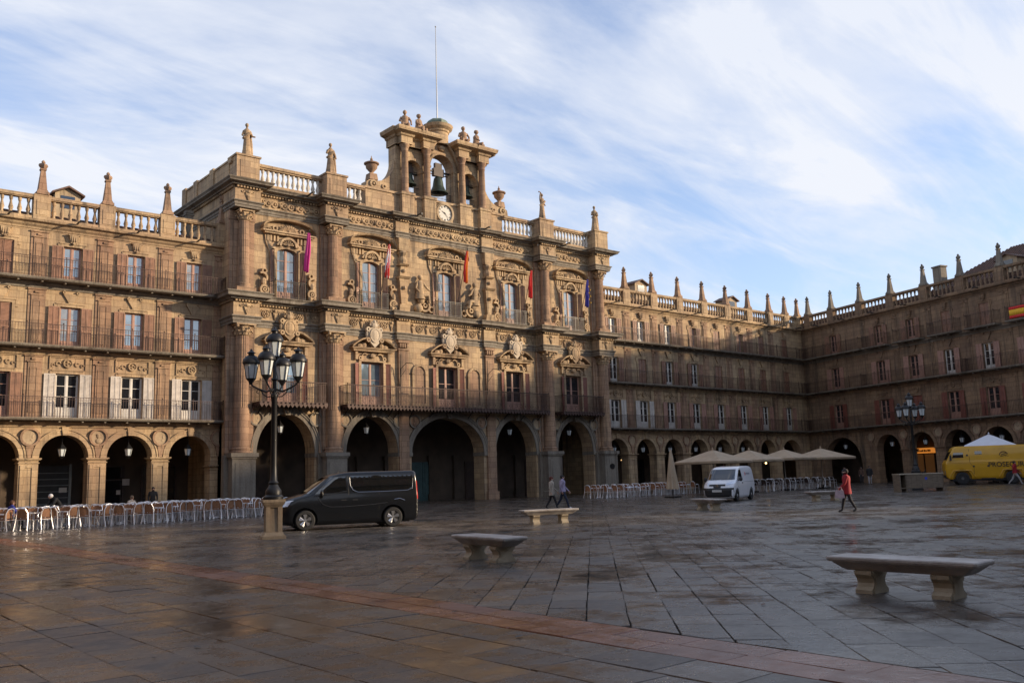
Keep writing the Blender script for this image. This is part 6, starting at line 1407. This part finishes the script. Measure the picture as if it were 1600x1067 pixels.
    if coat:
        hem, col, w = coat; n = 20; P_, C_ = Vector(j['pel'])*k, Vector(j['ch'])*k; b = MB()
        b.lathe([(w*1.12*k, hem*k), (w*1.1*k, (hem+.06)*k), (w*.98*k, P_.z+.05), (w*.92*k, 1.14*k), (w*1.02*k, 1.30*k), (w*.95*k, 1.40*k), (.09*k, 1.47*k), (.075*k, 1.5*k)], n, wob=lambda t, z: 1+.03*math.cos(5*t+z*9), sy=.74); O('coat', b.mesh('coat', cm('coat', col), True, 60), e)
    return e
def face(dx, dy): return math.atan2(dx, -dy)    # local -y towards (dx, dy)
person((30.6, -23.6, 0), face(.73, -.68), 'person in a pale cream coat walking nearest the left of the couple', h=1.62, top=(.42, .36, .29), legs=(.015, .015, .018), hair=(.10, .022, .012), shoes=(.03, .02, .015), coat=(.72, (.42, .36, .29), .19), stride=.3, hair_long=True)
person((31.02, -23.95, 0), face(.73, -.68), 'person in a lilac jacket, dark jeans and white shoes walking beside the cream coat', h=1.68, top=(.34, .29, .42), legs=(.018, .024, .05), hair=(.015, .012, .012), shoes=(.7, .66, .66), coat=(.86, (.34, .29, .42), .20), stride=.32, bulk=1.1)
pr = person((30.4, -39.6, 0), face(-.55, .83), 'person in a bright red jacket and dark trousers walking to the left', h=1.56, top=(.27, .008, .016), legs=(.016, .014, .018), hair=(.02, .014, .014), coat=(.72, (.27, .008, .016), .21), stride=.26, bulk=1.12, J=dict(el=(-.25, -.06, 1.12), wl=(-.2, -.22, 1.0), fl=(-.18, -.27, .95)))
bg = MB(); bg.frustum((0, 0), .17, .14, -.27, 0, .06, .05); bg.tube([(-.09, 0, 0), (-.07, 0, .11), (.07, 0, .11), (.09, 0, 0)], .012, 5)
tag(O('handbag', bg.mesh('handbag', mat('pale_pink_bag', (.50, .38, .42), .6, var=.35, vscale=14)), None, (30.02, -39.52, .79), (0, 0, 2.1)), 'pale pinkish handbag carried by the walker in the red jacket', 'bag')
person((78.2, -14.4, 0), face(-.8, -.5), 'person in a black coat and pale trousers in front of the dark portal', h=1.72, top=(.012, .012, .014), legs=(.36, .36, .38), hair=(.03, .02, .015), coat=(.82, (.012, .012, .014), .21), stride=.14, bulk=1.1)
person((69.9, -30.05, 0), face(.36, -.93), 'person in a red jacket and light trousers walking past the yellow truck', h=1.74, top=(.30, .012, .02), legs=(.32, .31, .31), hair=(.02, .015, .012), shoes=(.15, .15, .15), coat=(.84, (.30, .012, .02), .2), stride=.42)
person((85.0, -8.0, 0), face(-.7, -.6), 'dim person in dark clothes standing left in the wide corner portal', h=1.7, top=(.05, .07, .08), legs=(.03, .03, .035), stride=.04, arms=.05)
person((85.4, -9.6, 0), face(-.9, -.2), 'dim person in a brown jacket standing right in the wide corner portal', h=1.68, top=(.09, .05, .035), legs=(.03, .03, .035), stride=.05, arms=.05)
SIT = dict(pel=(0, .1, .50), sp=(0, .12, .70), ch=(0, .08, .92), nk=(0, .06, 1.06), hd=(0, .03, 1.16), ht=(0, .03, 1.27), hl=(-.09, .08, .49), kl=(-.11, -.34, .50), al=(-.11, -.38, .09), tl=(-.11, -.53, .04), hr=(.09, .08, .49), kr=(.11, -.34, .50), ar=(.11, -.36, .09), tr=(.11, -.51, .04),
           sl=(-.185, .07, .98), el=(-.24, -.05, .75), wl=(-.16, -.26, .74), fl=(-.12, -.34, .75), sr=(.185, .07, .98), er=(.24, -.05, .75), wr=(.16, -.26, .74), fr=(.12, -.34, .75))
person((8.9, -12.75, 0), face(1, .2), 'person in a blue jacket sitting among the chairs at the left edge', J=SIT, top=(.03, .04, .26), legs=(.03, .03, .04), hair=(.10, .04, .02), bulk=1.15)
BEND = dict(pel=(0, .12, .90), sp=(0, .02, 1.06), ch=(0, -.16, 1.18), nk=(0, -.27, 1.25), hd=(0, -.35, 1.31), ht=(0, -.42, 1.37), hl=(-.09, .1, .86), kl=(-.1, .02, .47), al=(-.1, .06, .09), tl=(-.11, -.1, .04), hr=(.09, .1, .86), kr=(.1, .08, .47), ar=(.1, .2, .09), tr=(.11, .04, .04), sl=(-.185, -.17, 1.2), el=(-.22, -.3, .98), wl=(-.17, -.42, .82), fl=(-.15, -.46, .76), sr=(.185, -.17, 1.2), er=(.22, -.32, .98), wr=(.17, -.45, .84), fr=(.15, -.49, .78))
person((11.55, -9.0, 0), face(-1, -.3), 'white-haired person in black bending over a table before the left arches', J=BEND, h=1.78, top=(.012, .012, .013), legs=(.012, .012, .014), hair=(.62, .60, .58), bulk=1.15)
person((15.5, -7.6, 0), face(.4, -1), 'person in a pale top sitting at a back table by the arcade pier', J=SIT, top=(.42, .36, .30), legs=(.05, .05, .06), hair=(.12, .08, .05))
person((17.35, -5.2, 0), face(-.3, -1), 'dark-clad person standing in the second arch left of the town hall', h=1.72, top=(.012, .011, .012), legs=(.012, .012, .014), stride=.03, arms=.05)

# ------------------------------------------------------------------ things under the left arches
STEEL = mat('grey_shop_shutter', (.22, .23, .22), .5, .2, var=.2)
sh = E('shop_front', (14.1, 4.6, 0), 0, 'grey slatted shop shutter behind the arch with the bending person', 'shop')
b = MB(); b.box(-1.3, 1.3, 0, .06, 0, 3.2); O('backing', b.mesh('backing', PLASTER_D), sh)
for k in range(7): b = MB(); b.box(-1.3, 1.3, -.06, 0, .45+.38*k, .50+.38*k); O('slat', b.mesh('slat', STEEL), sh)
b = MB(); b.box(1.3, 1.45, -.08, .06, 0, 3.3); O('post', b.mesh('post', STEEL), sh); b = MB(); b.box(.75, 1.2, -.09, -.07, 1.55, 1.85); O('notice', b.mesh('notice', WHITE_P), sh)
dr = E('shop_door', (17.0, 4.6, 0), 0, 'pale grey door panel beside the dark standing person under the arcade', 'door')
b = MB(); b.box(-.55, .55, 0, .08, 0, 2.3); O('leaf', b.mesh('leaf', STEEL), dr); b = MB(); b.box(-.62, -.55, -.03, .08, 0, 2.4); b.box(.55, .62, -.03, .08, 0, 2.4); b.box(-.55, .55, -.03, .08, 2.3, 2.4); O('frame', b.mesh('frame', DARKWOOD), dr)
for k, (x, z, w, h) in enumerate(((19.0, 2.1, .45, .42), (20.6, 1.8, .28, .6), (18.55, 1.45, .25, .3))):
    b = MB(); b.box(-w/2, w/2, -.02, .02, -h/2, h/2); tag(O('notice_board', b.mesh('notice_board', WHITE_S), None, (x, 5.05, z)), ['white square notice on the arcade wall left of the town hall, largest of three', 'tall narrow pale notice on the wall under the arch next to the town hall', 'small pale notice on the arcade wall below the square one'][k], 'notice', 'notices on the arcade wall')
pq = MB(); pq.prism([(.30*math.cos(2*pi*q/20), .24*math.sin(2*pi*q/20)) for q in range(20)], -.03, .0)
O('plaque', pq.mesh('plaque', IRON), TH, (16.75, -1.01, 2.35))
# ------------------------------------------------------------------ wet leaves and litter
lf = MB(); rg = random.Random(21)
for k in range(150):
    if k < 70: x, y = rg.uniform(3, 16), rg.uniform(-53, -40)
    else: x, y = rg.uniform(8, 45), rg.uniform(-50, -16)
    a = rg.uniform(0, 6.3); l = rg.uniform(.025, .06); w = l*rg.uniform(.35, .6); z = .009
    pts = [(-l, 0, 0), (-l*.3, w, .008), (l*.4, w*.8, .004), (l, 0, .012), (l*.4, -w*.8, .003), (-l*.3, -w, .007)]
    lf.cur = k % 3; lf.add([(x+p*math.cos(a)-q*math.sin(a), y+p*math.sin(a)+q*math.cos(a), z+h) for p, q, h in pts], [(0, 1, 2, 3, 4, 5)])
lo = O('fallen_leaves', lf.mesh('fallen_leaves', [mat('leaf_dark', (.035, .02, .012), .5), mat('leaf_brown', (.09, .04, .02), .6), mat('leaf_black', (.015, .012, .01), .4)]))
tag(lo, 'scattered dark wet leaves and litter on the paving', 'leaves'); lo['kind'] = 'stuff'
